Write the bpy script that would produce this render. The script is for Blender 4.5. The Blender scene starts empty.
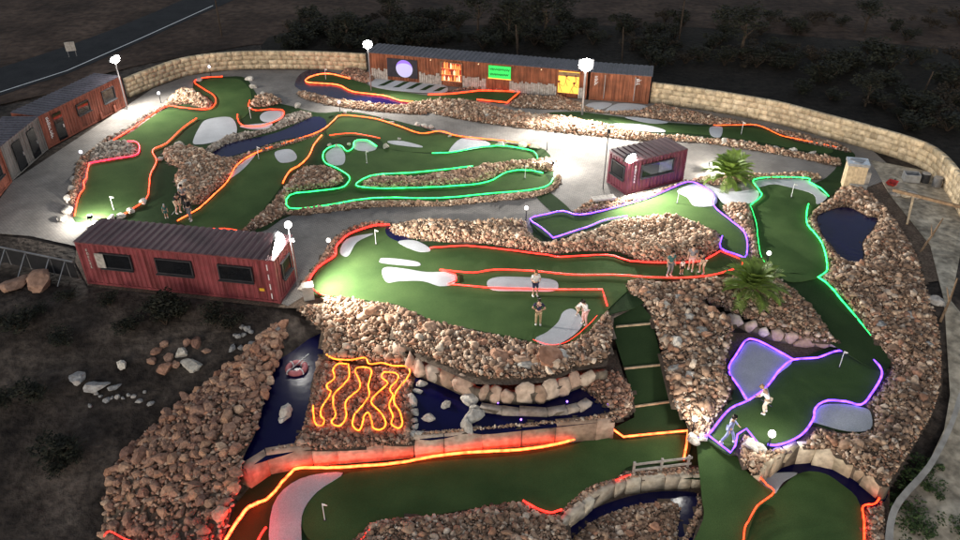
import bpy, bmesh, math, random
import numpy as np
from mathutils import Vector, Matrix
random.seed(7); RNG = np.random.default_rng(11)
S = bpy.context.scene
C = S.collection
PI = math.pi
# ------------------------------------------------------------ camera model
FPX, TH, CH = 770.0, math.radians(33.0), 24.0
ct, st = math.cos(TH), math.sin(TH)
def P(px, py, z=0.0):
    a = (px-480)/FPX; b = -(py-270)/FPX
    d = Vector((a, ct+b*st, -st+b*ct))
    t = (z-CH)/d.z
    return Vector((d.x*t, d.y*t, z))
YA, YB, YC = P(480, 305).y, P(480, 525, -3).y, P(480, 262).y
def terr(x, y):
    t = min(1.0, max(0.0, (YA-y)/(YA-YB)))
    k = min(1.0, max(0.0, (x+10.5)/2))*min(1.0, max(0.0, (21-x)/2))
    t = t+(max(t, min(1.0, max(0.0, (YC-y)/(YC-YB))))-t)*k
    return -0.06-3.25*t
def PT(px, py):
    z = 0.0
    for _ in range(12):
        p = P(px, py, z); z = terr(p.x, p.y)
    return Vector((p.x, p.y, z))
L0, L1, L2, L3 = 0.0, -1.1, -2.2, -2.85
def planez(a, b, lo=-0.2, hi=1.2):
    """height as a linear function of world y through two (py, z) pairs"""
    ya = P(480, a[0], a[1]).y; yb = P(480, b[0], b[1]).y
    def f(x, y):
        t = (y-ya)/(yb-ya); t = min(hi, max(lo, t))
        return a[1]+(b[1]-a[1])*t
    f.py = lambda py: a[1]+(b[1]-a[1])*(py-a[0])/(b[0]-a[0])
    return f
def proj(p, z):
    """pixel point on level z (number) or sloping plane (planez)"""
    if callable(z):
        q = P(p[0], p[1], z.py(p[1]))
        for _ in range(8):
            q = P(p[0], p[1], z(q.x, q.y))
        return q
    return P(p[0], p[1], z)
def smooth(pts, closed=True, n=5):
    out = []; m = len(pts)
    rng = range(m) if closed else range(m-1)
    for i in rng:
        if closed: p0, p1, p2, p3 = pts[i-1], pts[i], pts[(i+1) % m], pts[(i+2) % m]
        else: p0, p1, p2, p3 = pts[max(i-1, 0)], pts[i], pts[i+1], pts[min(i+2, m-1)]
        for k in range(n):
            t = k/n
            out.append(tuple(0.5*((2*p1[j])+(-p0[j]+p2[j])*t+(2*p0[j]-5*p1[j]+4*p2[j]-p3[j])*t*t+(-p0[j]+3*p1[j]-3*p2[j]+p3[j])*t**3) for j in range(len(p1))))
    if not closed: out.append(tuple(pts[-1]))
    return out
# ------------------------------------------------------------ materials
M = {}
def nodemat(name):
    m = bpy.data.materials.new(name); m.use_nodes = True
    nt = m.node_tree; b = nt.nodes['Principled BSDF']
    return m, nt, b
def N(nt, t, **kw):
    n = nt.nodes.new(t)
    for k, v in kw.items():
        if k in n.inputs: n.inputs[k].default_value = v
        else: setattr(n, k, v)
    return n
def ramp(nt, stops):
    r = nt.nodes.new('ShaderNodeValToRGB'); e = r.color_ramp.elements
    while len(e) < len(stops): e.new(0.5)
    for i, (p, c) in enumerate(stops):
        e[i].position = p; e[i].color = (*c, 1)
    return r
def c3(c): return (*c, 1)
def mat(name, col, rough=0.8, metal=0.0, var=0.25, scale=3.0, bump=0.0, bscale=30.0, spec=0.3):
    """plain painted or natural surface with uneven colour and a fine bump"""
    m, nt, b = nodemat(name)
    tc = N(nt, 'ShaderNodeTexCoord'); no = N(nt, 'ShaderNodeTexNoise'); no.inputs['Scale'].default_value = scale; no.inputs['Detail'].default_value = 6
    nt.links.new(tc.outputs['Object'], no.inputs['Vector'])
    lo = tuple(max(0, v*(1-var)) for v in col); hi = tuple(min(1, v*(1+var)) for v in col)
    r = ramp(nt, [(0.3, lo), (0.7, hi)]); nt.links.new(no.outputs['Fac'], r.inputs['Fac'])
    col_out = r.outputs['Color']
    if name.endswith('_steel'):
        mp = N(nt, 'ShaderNodeMapping'); mp.inputs['Scale'].default_value = (5, 5, .35); nt.links.new(tc.outputs['Object'], mp.inputs['Vector'])
        ns = N(nt, 'ShaderNodeTexNoise'); ns.inputs['Scale'].default_value = 1.0; ns.inputs['Detail'].default_value = 7; nt.links.new(mp.outputs[0], ns.inputs['Vector'])
        rs = ramp(nt, [(0.35, (0.6, 0.55, 0.52)), (0.5, (1, 1, 1)), (0.72, (1.25, 1.25, 1.25))]); nt.links.new(ns.outputs['Fac'], rs.inputs['Fac'])
        mxx = N(nt, 'ShaderNodeMix', data_type='RGBA', blend_type='MULTIPLY'); mxx.inputs[0].default_value = 1
        nt.links.new(col_out, mxx.inputs[6]); nt.links.new(rs.outputs['Color'], mxx.inputs[7]); col_out = mxx.outputs[2]
    nt.links.new(col_out, b.inputs['Base Color'])
    b.inputs['Roughness'].default_value = rough; b.inputs['Metallic'].default_value = metal
    b.inputs['Specular IOR Level'].default_value = spec
    if bump:
        n2 = N(nt, 'ShaderNodeTexNoise'); n2.inputs['Scale'].default_value = bscale; n2.inputs['Detail'].default_value = 4
        nt.links.new(tc.outputs['Object'], n2.inputs['Vector'])
        bp = N(nt, 'ShaderNodeBump'); bp.inputs['Strength'].default_value = bump; bp.inputs['Distance'].default_value = 0.03
        nt.links.new(n2.outputs['Fac'], bp.inputs['Height']); nt.links.new(bp.outputs['Normal'], b.inputs['Normal'])
    M[name] = m; return m
def noisemix(name, stops, scale, rough=0.95, bump=0.5, bscale=8.0, detail=9, bdist=0.05, second=None):
    m, nt, b = nodemat(name)
    tc = N(nt, 'ShaderNodeTexCoord'); no = N(nt, 'ShaderNodeTexNoise'); no.inputs['Scale'].default_value = scale; no.inputs['Detail'].default_value = detail; no.inputs['Roughness'].default_value = 0.65
    nt.links.new(tc.outputs['Object'], no.inputs['Vector'])
    r = ramp(nt, stops); nt.links.new(no.outputs['Fac'], r.inputs['Fac'])
    col = r.outputs['Color']
    n2 = N(nt, 'ShaderNodeTexNoise'); n2.inputs['Scale'].default_value = bscale; n2.inputs['Detail'].default_value = 6
    nt.links.new(tc.outputs['Object'], n2.inputs['Vector'])
    mx = N(nt, 'ShaderNodeMix', data_type='RGBA', blend_type='MULTIPLY'); mx.inputs[0].default_value = 0.75
    r2 = ramp(nt, [(0.3, (0.35, 0.35, 0.35)), (0.65, (1.25, 1.25, 1.25))]); nt.links.new(n2.outputs['Fac'], r2.inputs['Fac'])
    nt.links.new(col, mx.inputs[6]); nt.links.new(r2.outputs['Color'], mx.inputs[7])
    nt.links.new(mx.outputs[2], b.inputs['Base Color'])
    bp = N(nt, 'ShaderNodeBump'); bp.inputs['Strength'].default_value = bump; bp.inputs['Distance'].default_value = bdist
    nt.links.new(n2.outputs['Fac'], bp.inputs['Height']); nt.links.new(bp.outputs['Normal'], b.inputs['Normal'])
    b.inputs['Roughness'].default_value = rough; b.inputs['Specular IOR Level'].default_value = 0.15
    M[name] = m; return m
def emat(name, col, strength):
    m, nt, b = nodemat(name)
    b.inputs['Base Color'].default_value = c3(tuple(min(1, v) for v in col))
    b.inputs['Emission Color'].default_value = c3(col); b.inputs['Emission Strength'].default_value = strength
    if name.startswith('led_'):
        tc = N(nt, 'ShaderNodeTexCoord'); no = N(nt, 'ShaderNodeTexNoise'); no.inputs['Scale'].default_value = 3.5; no.inputs['Detail'].default_value = 4
        nt.links.new(tc.outputs['Object'], no.inputs['Vector'])
        mr = N(nt, 'ShaderNodeMapRange'); mr.inputs[1].default_value = .3; mr.inputs[2].default_value = .7; mr.inputs[3].default_value = strength*.45; mr.inputs[4].default_value = strength*1.5
        nt.links.new(no.outputs['Fac'], mr.inputs[0]); nt.links.new(mr.outputs[0], b.inputs['Emission Strength'])
    M[name] = m; return m
def attrmat(name, rough=0.9, bump=0.4, bscale=12.0, objrand=None):
    m, nt, b = nodemat(name)
    tc = N(nt, 'ShaderNodeTexCoord')
    if objrand:
        oi = N(nt, 'ShaderNodeObjectInfo'); r = ramp(nt, objrand); nt.links.new(oi.outputs['Random'], r.inputs['Fac']); col = r.outputs['Color']
    else:
        a = N(nt, 'ShaderNodeAttribute', attribute_name='Col'); col = a.outputs['Color']
    no = N(nt, 'ShaderNodeTexNoise'); no.inputs['Scale'].default_value = bscale*0.5; no.inputs['Detail'].default_value = 5
    nt.links.new(tc.outputs['Object'], no.inputs['Vector'])
    r2 = ramp(nt, [(0.3, (0.55, 0.52, 0.5)), (0.7, (1.2, 1.2, 1.2))]); nt.links.new(no.outputs['Fac'], r2.inputs['Fac'])
    mx = N(nt, 'ShaderNodeMix', data_type='RGBA', blend_type='MULTIPLY'); mx.inputs[0].default_value = 0.8
    nt.links.new(col, mx.inputs[6]); nt.links.new(r2.outputs['Color'], mx.inputs[7]); nt.links.new(mx.outputs[2], b.inputs['Base Color'])
    n2 = N(nt, 'ShaderNodeTexNoise'); n2.inputs['Scale'].default_value = bscale; n2.inputs['Detail'].default_value = 5
    nt.links.new(tc.outputs['Object'], n2.inputs['Vector'])
    bp = N(nt, 'ShaderNodeBump'); bp.inputs['Strength'].default_value = bump; bp.inputs['Distance'].default_value = 0.04
    nt.links.new(n2.outputs['Fac'], bp.inputs['Height']); nt.links.new(bp.outputs['Normal'], b.inputs['Normal'])
    b.inputs['Roughness'].default_value = rough; b.inputs['Specular IOR Level'].default_value = 0.2
    M[name] = m; return m
attrmat('rock'); attrmat('block', bump=0.6, bscale=7.0)
attrmat('boulder', bump=0.6, bscale=5.0, objrand=[(0.0, (0.38, 0.225, 0.145)), (0.3, (0.50, 0.31, 0.21)), (0.55, (0.40, 0.20, 0.125)), (0.75, (0.54, 0.38, 0.27)), (1.0, (0.34, 0.17, 0.105))])
attrmat('pale_boulder', bump=0.6, bscale=5.0, objrand=[(0.0, (0.45, 0.42, 0.37)), (0.5, (0.55, 0.51, 0.45)), (1.0, (0.62, 0.58, 0.52))])
attrmat('grey_boulder', bump=0.6, bscale=5.0, objrand=[(0.0, (0.25, 0.25, 0.25)), (0.5, (0.34, 0.33, 0.32)), (1.0, (0.42, 0.40, 0.38))])
attrmat('rust_boulder', bump=0.6, bscale=5.0, objrand=[(0.0, (0.30, 0.17, 0.12)), (0.5, (0.37, 0.23, 0.165)), (1.0, (0.25, 0.135, 0.10))])
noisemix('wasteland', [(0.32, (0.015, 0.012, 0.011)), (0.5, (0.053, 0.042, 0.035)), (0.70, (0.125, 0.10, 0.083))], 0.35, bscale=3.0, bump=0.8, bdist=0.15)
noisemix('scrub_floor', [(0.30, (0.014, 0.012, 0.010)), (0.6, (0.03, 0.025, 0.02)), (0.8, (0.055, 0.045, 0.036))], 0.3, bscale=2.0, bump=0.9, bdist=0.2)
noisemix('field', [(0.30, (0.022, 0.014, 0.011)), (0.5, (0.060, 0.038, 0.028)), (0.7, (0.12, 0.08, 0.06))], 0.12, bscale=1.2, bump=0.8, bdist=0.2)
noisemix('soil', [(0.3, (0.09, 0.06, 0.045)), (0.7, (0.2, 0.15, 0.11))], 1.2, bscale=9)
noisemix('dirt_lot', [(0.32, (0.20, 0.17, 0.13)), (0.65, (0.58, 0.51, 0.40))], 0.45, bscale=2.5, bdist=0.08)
noisemix('asphalt', [(0.3, (0.018, 0.019, 0.022)), (0.7, (0.036, 0.037, 0.041))], 0.5, bscale=25, bump=0.2)
def path_mat():
    m, nt, b = nodemat('pavers')
    tc = N(nt, 'ShaderNodeTexCoord')
    br = N(nt, 'ShaderNodeTexBrick'); br.inputs['Scale'].default_value = 2.2
    br.inputs['Color1'].default_value = (0.27, 0.25, 0.235, 1); br.inputs['Color2'].default_value = (0.21, 0.20, 0.19, 1); br.inputs['Mortar'].default_value = (0.12, 0.11, 0.10, 1); br.inputs['Mortar Size'].default_value = 0.03
    nt.links.new(tc.outputs['Object'], br.inputs['Vector'])
    no = N(nt, 'ShaderNodeTexNoise'); no.inputs['Scale'].default_value = 0.6; no.inputs['Detail'].default_value = 8
    nt.links.new(tc.outputs['Object'], no.inputs['Vector'])
    r = ramp(nt, [(0.3, (0.78, 0.76, 0.74)), (0.7, (1.2, 1.19, 1.17))]); nt.links.new(no.outputs['Fac'], r.inputs['Fac'])
    mx = N(nt, 'ShaderNodeMix', data_type='RGBA', blend_type='MULTIPLY'); mx.inputs[0].default_value = 1
    nt.links.new(br.outputs['Color'], mx.inputs[6]); nt.links.new(r.outputs['Color'], mx.inputs[7]); nt.links.new(mx.outputs[2], b.inputs['Base Color'])
    b.inputs['Roughness'].default_value = 0.85; b.inputs['Specular IOR Level'].default_value = 0.2
    M['pavers'] = m
path_mat()
def turf_mat(name, a, bcol):
    m, nt, b = nodemat(name)
    tc = N(nt, 'ShaderNodeTexCoord')
    no = N(nt, 'ShaderNodeTexNoise'); no.inputs['Scale'].default_value = 0.5; no.inputs['Detail'].default_value = 7
    n2 = N(nt, 'ShaderNodeTexNoise'); n2.inputs['Scale'].default_value = 45; n2.inputs['Detail'].default_value = 3
    for n in (no, n2): nt.links.new(tc.outputs['Object'], n.inputs['Vector'])
    r = ramp(nt, [(0.3, a), (0.7, bcol)]); nt.links.new(no.outputs['Fac'], r.inputs['Fac'])
    r2 = ramp(nt, [(0.3, (0.65, 0.65, 0.65)), (0.7, (1.2, 1.2, 1.2))]); nt.links.new(n2.outputs['Fac'], r2.inputs['Fac'])
    mx = N(nt, 'ShaderNodeMix', data_type='RGBA', blend_type='MULTIPLY'); mx.inputs[0].default_value = 1
    nt.links.new(r.outputs['Color'], mx.inputs[6]); nt.links.new(r2.outputs['Color'], mx.inputs[7]); nt.links.new(mx.outputs[2], b.inputs['Base Color'])
    bp = N(nt, 'ShaderNodeBump'); bp.inputs['Strength'].default_value = 0.5; bp.inputs['Distance'].default_value = 0.02
    nt.links.new(n2.outputs['Fac'], bp.inputs['Height']); nt.links.new(bp.outputs['Normal'], b.inputs['Normal'])
    b.inputs['Roughness'].default_value = 1.0; b.inputs['Specular IOR Level'].default_value = 0.05
    M[name] = m
turf_mat('turf', (0.025, 0.046, 0.020), (0.038, 0.064, 0.026))
turf_mat('green', (0.048, 0.088, 0.030), (0.076, 0.126, 0.043))  # lighter copy of turf: brighter light on the lanes put into the colour
turf_mat('sand_felt', (0.42, 0.43, 0.45), (0.58, 0.59, 0.61))
def water_mat():
    m, nt, b = nodemat('water')
    b.inputs['Base Color'].default_value = (0.003, 0.003, 0.038, 1); b.inputs['Roughness'].default_value = 0.2; b.inputs['Specular IOR Level'].default_value = 0.12
    tc = N(nt, 'ShaderNodeTexCoord'); no = N(nt, 'ShaderNodeTexNoise'); no.inputs['Scale'].default_value = 3; no.inputs['Detail'].default_value = 3
    nt.links.new(tc.outputs['Object'], no.inputs['Vector'])
    bp = N(nt, 'ShaderNodeBump'); bp.inputs['Strength'].default_value = 0.15; bp.inputs['Distance'].default_value = 0.05
    nt.links.new(no.outputs['Fac'], bp.inputs['Height']); nt.links.new(bp.outputs['Normal'], b.inputs['Normal'])
    M['water'] = m
water_mat()
for nm, col, kw in [
    ('maroon_steel', (0.20, 0.045, 0.050), dict(rough=0.5, var=0.25, scale=1.5, spec=0.4)),
    ('wine_steel', (0.12, 0.024, 0.040), dict(rough=0.5, var=0.25, scale=1.5, spec=0.4)),
    ('brick_steel', (0.20, 0.062, 0.040), dict(rough=0.55, var=0.25, scale=1.5)),
    ('rust_steel', (0.20, 0.068, 0.033), dict(rough=0.6, var=0.35, scale=1.2)),
    ('grey_steel', (0.135, 0.125, 0.12), dict(rough=0.6, var=0.2, scale=1.0)),
    ('roof_steel', (0.07, 0.062, 0.078), dict(rough=0.5, var=0.35, scale=0.8)),
    ('roof_maroon', (0.10, 0.05, 0.055), dict(rough=0.5, var=0.35, scale=0.8)),
    ('dark_metal', (0.03, 0.03, 0.033), dict(rough=0.5)),
    ('grey_metal', (0.25, 0.25, 0.26), dict(rough=0.4, metal=0.6)),
    ('silver', (0.55, 0.56, 0.58), dict(rough=0.35, metal=0.8)),
    ('glass_dark', (0.008, 0.009, 0.011), dict(rough=0.1, spec=0.5)),
    ('glass_grey', (0.12, 0.13, 0.14), dict(rough=0.2, spec=0.5)),
    ('white_paint', (0.75, 0.75, 0.75), dict(rough=0.5, var=0.1)),
    ('yellow_paint', (0.6, 0.35, 0.03), dict(rough=0.5, var=0.1)),
    ('plank_grey', (0.34, 0.31, 0.28), dict(rough=0.8, var=0.35, scale=5)),
    ('timber', (0.22, 0.14, 0.08), dict(rough=0.8, var=0.4, scale=4, bump=0.3)),
    ('pale_timber', (0.48, 0.36, 0.23), dict(rough=0.8, var=0.3, scale=4)),
    ('concrete', (0.36, 0.34, 0.31), dict(rough=0.9, var=0.25, scale=2, bump=0.3)),
    ('black_cloth', (0.015, 0.015, 0.017), dict(rough=0.9)),
    ('skin', (0.50, 0.30, 0.21), dict(rough=0.6, var=0.08)),
    ('hair_dark', (0.025, 0.017, 0.012), dict(rough=0.6)),
    ('hair_fair', (0.30, 0.18, 0.08), dict(rough=0.6)),
    ('cloth_white', (0.72, 0.70, 0.68), dict(rough=0.9, var=0.08)),
    ('cloth_navy', (0.025, 0.028, 0.06), dict(rough=0.9)),
    ('cloth_black', (0.02, 0.02, 0.022), dict(rough=0.9)),
    ('cloth_grey', (0.18, 0.18, 0.19), dict(rough=0.9)),
    ('cloth_blue', (0.22, 0.24, 0.42), dict(rough=0.9)),
    ('cloth_khaki', (0.36, 0.26, 0.15), dict(rough=0.9)),
    ('cloth_pink', (0.62, 0.36, 0.34), dict(rough=0.9)),
    ('cloth_teal', (0.05, 0.15, 0.14), dict(rough=0.9)),
    ('cloth_cream', (0.62, 0.52, 0.38), dict(rough=0.9)),
    ('red_plastic', (0.5, 0.04, 0.035), dict(rough=0.5)),
    ('pink_ring', (0.5, 0.16, 0.17), dict(rough=0.5)),
    ('leaf_dark', (0.018, 0.019, 0.011), dict(rough=0.8, var=0.5, scale=1.5)),
    ('leaf_brown', (0.032, 0.024, 0.016), dict(rough=0.9, var=0.5, scale=1.5)),
    ('leaf_green', (0.05, 0.085, 0.025), dict(rough=0.7, var=0.5, scale=2)),
    ('palm_leaf', (0.16, 0.24, 0.04), dict(rough=0.6, var=0.4, scale=3)),
    ('palm_leaf_dark', (0.16, 0.23, 0.045), dict(rough=0.6, var=0.4, scale=3)),
    ('bark', (0.05, 0.035, 0.025), dict(rough=0.95, var=0.4, scale=8, bump=0.5)),
    ('mural_dark', (0.02, 0.02, 0.03), dict(rough=0.6)),
]: mat(nm, col, **kw)
for nm, col, s in [
    ('led_orange', (1.0, 0.034, 0.008), 3.3), ('led_red', (1.0, 0.020, 0.013), 2.7), ('led_amber', (1.0, 0.088, 0.012), 2.9),
    ('led_pink', (1.0, 0.012, 0.032), 3.3), ('led_green', (0.016, 0.75, 0.11), 3.0), ('led_purple', (0.12, 0.036, 0.80), 3.7),
    ('led_fire', (1.0, 0.052, 0.011), 9.0), ('led_fire_hot', (1.0, 0.020, 0.005), 24.0), ('led_lava', (1.0, 0.16, 0.013), 2.7), ('led_peach', (1.0, 0.09, 0.022), 4.0), ('led_violet', (0.35, 0.15, 1.0), 2.5),
    ('flood_lens', (1.0, 0.97, 0.9), 60.0), ('globe', (1.0, 0.95, 0.9), 1.6), ('globe_dim', (0.8, 0.85, 1.0), 0.55),
    ('sign_green', (0.02, 0.62, 0.10), 0.3), ('sign_glow_yellow', (1.0, 0.50, 0.07), 0.42), ('planet_violet', (0.22, 0.12, 0.75), 0.30), ('planet_white', (0.42, 0.42, 0.70), 0.2),
    ('bar_amber', (1.0, 0.30, 0.08), 0.4), ('bar_cream', (1.0, 0.70, 0.40), 0.5), ('bar_red', (0.35, 0.025, 0.015), 0.12),
]: emat(nm, col, s)
# ------------------------------------------------------------ mesh helpers
class MB:
    def __init__(s): s.v = []; s.f = []; s.m = []
    def add(s, vs, fs, mi=0):
        o = len(s.v); s.v += [tuple(v) for v in vs]; s.f += [tuple(i+o for i in f) for f in fs]; s.m += [mi]*len(fs); return s
    def box(s, x0, x1, y0, y1, z0, z1, mi=0, mtx=None):
        vs = [Vector((x, y, z)) for z in (z0, z1) for y in (y0, y1) for x in (x0, x1)]
        if mtx: vs = [mtx @ v for v in vs]
        return s.add(vs, [(0, 2, 3, 1), (4, 5, 7, 6), (0, 1, 5, 4), (2, 6, 7, 3), (0, 4, 6, 2), (1, 3, 7, 5)], mi)
    def bar(s, a, b, w, h=None, mi=0):
        a = Vector(a); b = Vector(b); h = h or w; d = b-a; L = d.length
        q = d.to_track_quat('X', 'Z').to_matrix().to_4x4(); q.translation = a
        return s.box(0, L, -w/2, w/2, -h/2, h/2, mi, q)
    def tube(s, pts, r, n=6, mi=0, cap=True, closed=False):
        pts = [Vector(p) for p in pts]; m = len(pts); vs = []
        for i, p in enumerate(pts):
            a = pts[i-1] if (i > 0 or closed) else p; b = pts[(i+1) % m] if (i < m-1 or closed) else p
            t = (b-a).normalized() if (b-a).length > 1e-9 else Vector((0, 0, 1))
            up = Vector((0, 0, 1)) if abs(t.z) < 0.95 else Vector((1, 0, 0))
            u = t.cross(up).normalized(); w = u.cross(t)
            ri = r[i] if isinstance(r, (list, tuple)) else r
            vs += [p+(u*math.cos(k*2*PI/n)+w*math.sin(k*2*PI/n))*ri for k in range(n)]
        fs = []
        for i in range(m if closed else m-1):
            j = (i+1) % m
            fs += [(i*n+k, i*n+(k+1) % n, j*n+(k+1) % n, j*n+k) for k in range(n)]
        if cap and not closed: fs += [tuple(range(n))[::-1], tuple((m-1)*n+k for k in range(n))]
        return s.add(vs, fs, mi)
    def lathe(s, prof, c=(0, 0, 0), n=12, mi=0):
        c = Vector(c); vs = []
        for r, z in prof: vs += [c+Vector((r*math.cos(k*2*PI/n), r*math.sin(k*2*PI/n), z)) for k in range(n)]
        fs = [(i*n+k, i*n+(k+1) % n, (i+1)*n+(k+1) % n, (i+1)*n+k) for i in range(len(prof)-1) for k in range(n)]
        fs += [tuple(range(n))[::-1], tuple((len(prof)-1)*n+k for k in range(n))]
        return s.add(vs, fs, mi)
    def ball(s, c, r, n=12, mi=0, sz=1.0):
        return s.lathe([(max(1e-3, r*math.sin(PI*i/8)), -r*sz*math.cos(PI*i/8)) for i in range(9)], c, n, mi)
    def build(s, name, mats, parent=None, smooth_=False):
        me = bpy.data.meshes.new(name); me.from_pydata(s.v, [], s.f)
        mats = mats if isinstance(mats, (list, tuple)) else [mats]
        for k in mats: me.materials.append(M[k] if isinstance(k, str) else k)
        if len(mats) > 1: me.polygons.foreach_set('material_index', s.m)
        if smooth_: me.polygons.foreach_set('use_smooth', [True]*len(s.f))
        me.update()
        return link(name, me, parent)
def link(name, me, parent=None):
    o = bpy.data.objects.new(name, me); C.objects.link(o)
    if parent: o.parent = parent
    return o
def tag(o, label, cat, group=None, kind=None):
    if label: o['label'] = label
    if cat: o['category'] = cat
    if group: o['group'] = group
    if kind: o['kind'] = kind
    return o
def thing(name, label, cat, loc=(0, 0, 0), rz=0.0, group=None):
    o = bpy.data.objects.new(name, None); C.objects.link(o); o.empty_display_size = 0.2
    o.location = loc; o.rotation_euler = (0, 0, rz)
    return tag(o, label, cat, group)
def dup(root, loc, rz, label=None):
    r = root.copy(); C.objects.link(r); r.location = loc; r.rotation_euler = (0, 0, rz)
    if label: r['label'] = label
    for ch in list(root.children):
        c = ch.copy(); C.objects.link(c); c.parent = r
        for g in ch.children:
            d = g.copy(); C.objects.link(d); d.parent = c
    return r
def struct(o): o['kind'] = 'structure'; return o
def ngon(pts, name, matname, depth=0.0, base=None):
    """flat (or sloping) sheet from an outline of world points; depth > 0 gives it sides"""
    bm = bmesh.new()
    vs = [bm.verts.new(p) for p in pts]
    f = bm.faces.new(vs); f.normal_update()
    if f.normal.z < 0: f.normal_flip()
    if depth:
        for i in range(len(vs)):
            a, b = vs[i], vs[(i+1) % len(vs)]
            za = base if base is not None else a.co.z-depth; zb = base if base is not None else b.co.z-depth
            c = bm.verts.new((b.co.x, b.co.y, zb)); d = bm.verts.new((a.co.x, a.co.y, za))
            bm.faces.new((a, b, c, d))
    bmesh.ops.triangulate(bm, faces=[f], ngon_method='EAR_CLIP')
    bmesh.ops.recalc_face_normals(bm, faces=[g for g in bm.faces])
    me = bpy.data.meshes.new(name); bm.to_mesh(me); bm.free(); me.materials.append(M[matname])
    return link(name, me)
def sheet(name, pts, z, matname, off=0.0, sm=5, depth=0.03, base=None):
    pp = smooth(pts, True, sm) if sm else pts
    w = []
    for p in pp:
        q = proj(p, z); q.z += off; w.append(q)
    return ngon(w, name, matname, depth, base)
# ------------------------------------------------------------ rocks
def rock_shape(seed, sub):
    r = random.Random(seed); bm = bmesh.new()
    bmesh.ops.create_icosphere(bm, subdivisions=sub, radius=1.0)
    pl = []
    for _ in range(11):
        n = Vector((r.gauss(0, 1), r.gauss(0, 1), r.gauss(0, 1))).normalized(); pl.append((n, r.uniform(0.42, 0.85)))
    for v in bm.verts:
        for n, d in pl:
            k = v.co.dot(n)
            if k > d: v.co -= n*(k-d)*0.9
        v.co *= r.uniform(0.93, 1.07)
    sx, sy, sz = r.uniform(0.95, 1.5), r.uniform(0.7, 1.1), r.uniform(0.55, 0.95)
    for v in bm.verts: v.co = Vector((v.co.x*sx, v.co.y*sy, v.co.z*sz))
    bmesh.ops.triangulate(bm, faces=bm.faces)
    V = np.array([v.co[:] for v in bm.verts]); F = np.array([[v.index for v in f.verts] for f in bm.faces])
    bm.free(); return V, F
ROCK_LO = [rock_shape(i, 2 if i % 3 == 0 else 1) for i in range(12)]
ROCK_HI = [rock_shape(100+i, 3) for i in range(10)]
ROCK_MID = [rock_shape(50+i, 2) for i in range(10)]
PAL = {
    'tan': [(0.54, 0.38, 0.27), (0.40, 0.26, 0.175), (0.64, 0.50, 0.38), (0.25, 0.15, 0.10), (0.46, 0.24, 0.15), (0.70, 0.60, 0.48), (0.34, 0.24, 0.17), (0.12, 0.078, 0.055), (0.18, 0.115, 0.08)],
    'pale': [(0.66, 0.50, 0.36), (0.54, 0.38, 0.26), (0.74, 0.62, 0.48), (0.42, 0.28, 0.19), (0.56, 0.35, 0.24), (0.28, 0.18, 0.12), (0.17, 0.11, 0.08)],
    'red': [(0.44, 0.22, 0.145), (0.36, 0.22, 0.155), (0.54, 0.35, 0.25), (0.26, 0.13, 0.09), (0.48, 0.37, 0.29), (0.14, 0.083, 0.06)],
    'grey': [(0.46, 0.41, 0.36), (0.32, 0.28, 0.24), (0.56, 0.50, 0.43), (0.18, 0.145, 0.12)],
    'dark': [(0.32, 0.215, 0.15), (0.20, 0.13, 0.09), (0.46, 0.32, 0.225), (0.56, 0.41, 0.29), (0.11, 0.075, 0.055), (0.38, 0.19, 0.12), (0.62, 0.52, 0.42), (0.14, 0.092, 0.066)],
}
for k_, v_ in PAL.items():          # pull the stone colours a little towards the bed's mean
    m_ = [sum(c[i] for c in v_)/len(v_) for i in range(3)]
    PAL[k_] = [tuple(c[i]*.72+m_[i]*.28*(1.08, 1.0, .93)[i] for i in range(3)) for c in v_]
def inside(X, Y, poly):
    ins = np.zeros(X.shape, bool); n = len(poly)
    for i in range(n):
        x1, y1 = poly[i]; x2, y2 = poly[(i+1) % n]
        if y1 == y2: continue
        c = ((y1 > Y) != (y2 > Y)) & (X < (x2-x1)*(Y-y1)/(y2-y1)+x1); ins ^= c
    return ins
def edge_dist(X, Y, poly):
    d = np.full(X.shape, 1e9); n = len(poly)
    for i in range(n):
        a = np.array(poly[i]); b = np.array(poly[(i+1) % n]); ab = b-a; L = max(1e-9, ab @ ab)
        t = np.clip(((X-a[0])*ab[0]+(Y-a[1])*ab[1])/L, 0, 1)
        d = np.minimum(d, np.hypot(X-a[0]-t*ab[0], Y-a[1]-t*ab[1]))
    return d
def rotmats(n):
    q = RNG.normal(size=(n, 4)); q[:, 1:3] *= 0.45; q /= np.linalg.norm(q, axis=1, keepdims=True)
    w, x, y, z = q.T
    return np.stack([1-2*(y*y+z*z), 2*(x*y-z*w), 2*(x*z+y*w), 2*(x*y+z*w), 1-2*(x*x+z*z), 2*(y*z-x*w), 2*(x*z-y*w), 2*(y*z+x*w), 1-2*(x*x+y*y)], 1).reshape(n, 3, 3)
def mesh_np(name, V, F, Cc, matname):
    me = bpy.data.meshes.new(name); nv, nf = len(V), len(F)
    me.vertices.add(nv); me.vertices.foreach_set('co', V.astype(np.float32).ravel())
    me.loops.add(nf*3); me.loops.foreach_set('vertex_index', F.astype(np.int32).ravel())
    me.polygons.add(nf); me.polygons.foreach_set('loop_start', np.arange(0, nf*3, 3, dtype=np.int32)); me.polygons.foreach_set('loop_total', np.full(nf, 3, np.int32))
    at = me.attributes.new('Col', 'FLOAT_COLOR', 'POINT')
    at.data.foreach_set('color', np.concatenate([Cc, np.ones((nv, 1))], 1).astype(np.float32).ravel())
    me.materials.append(M[matname]); me.update(calc_edges=True); me.validate()
    return me
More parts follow.
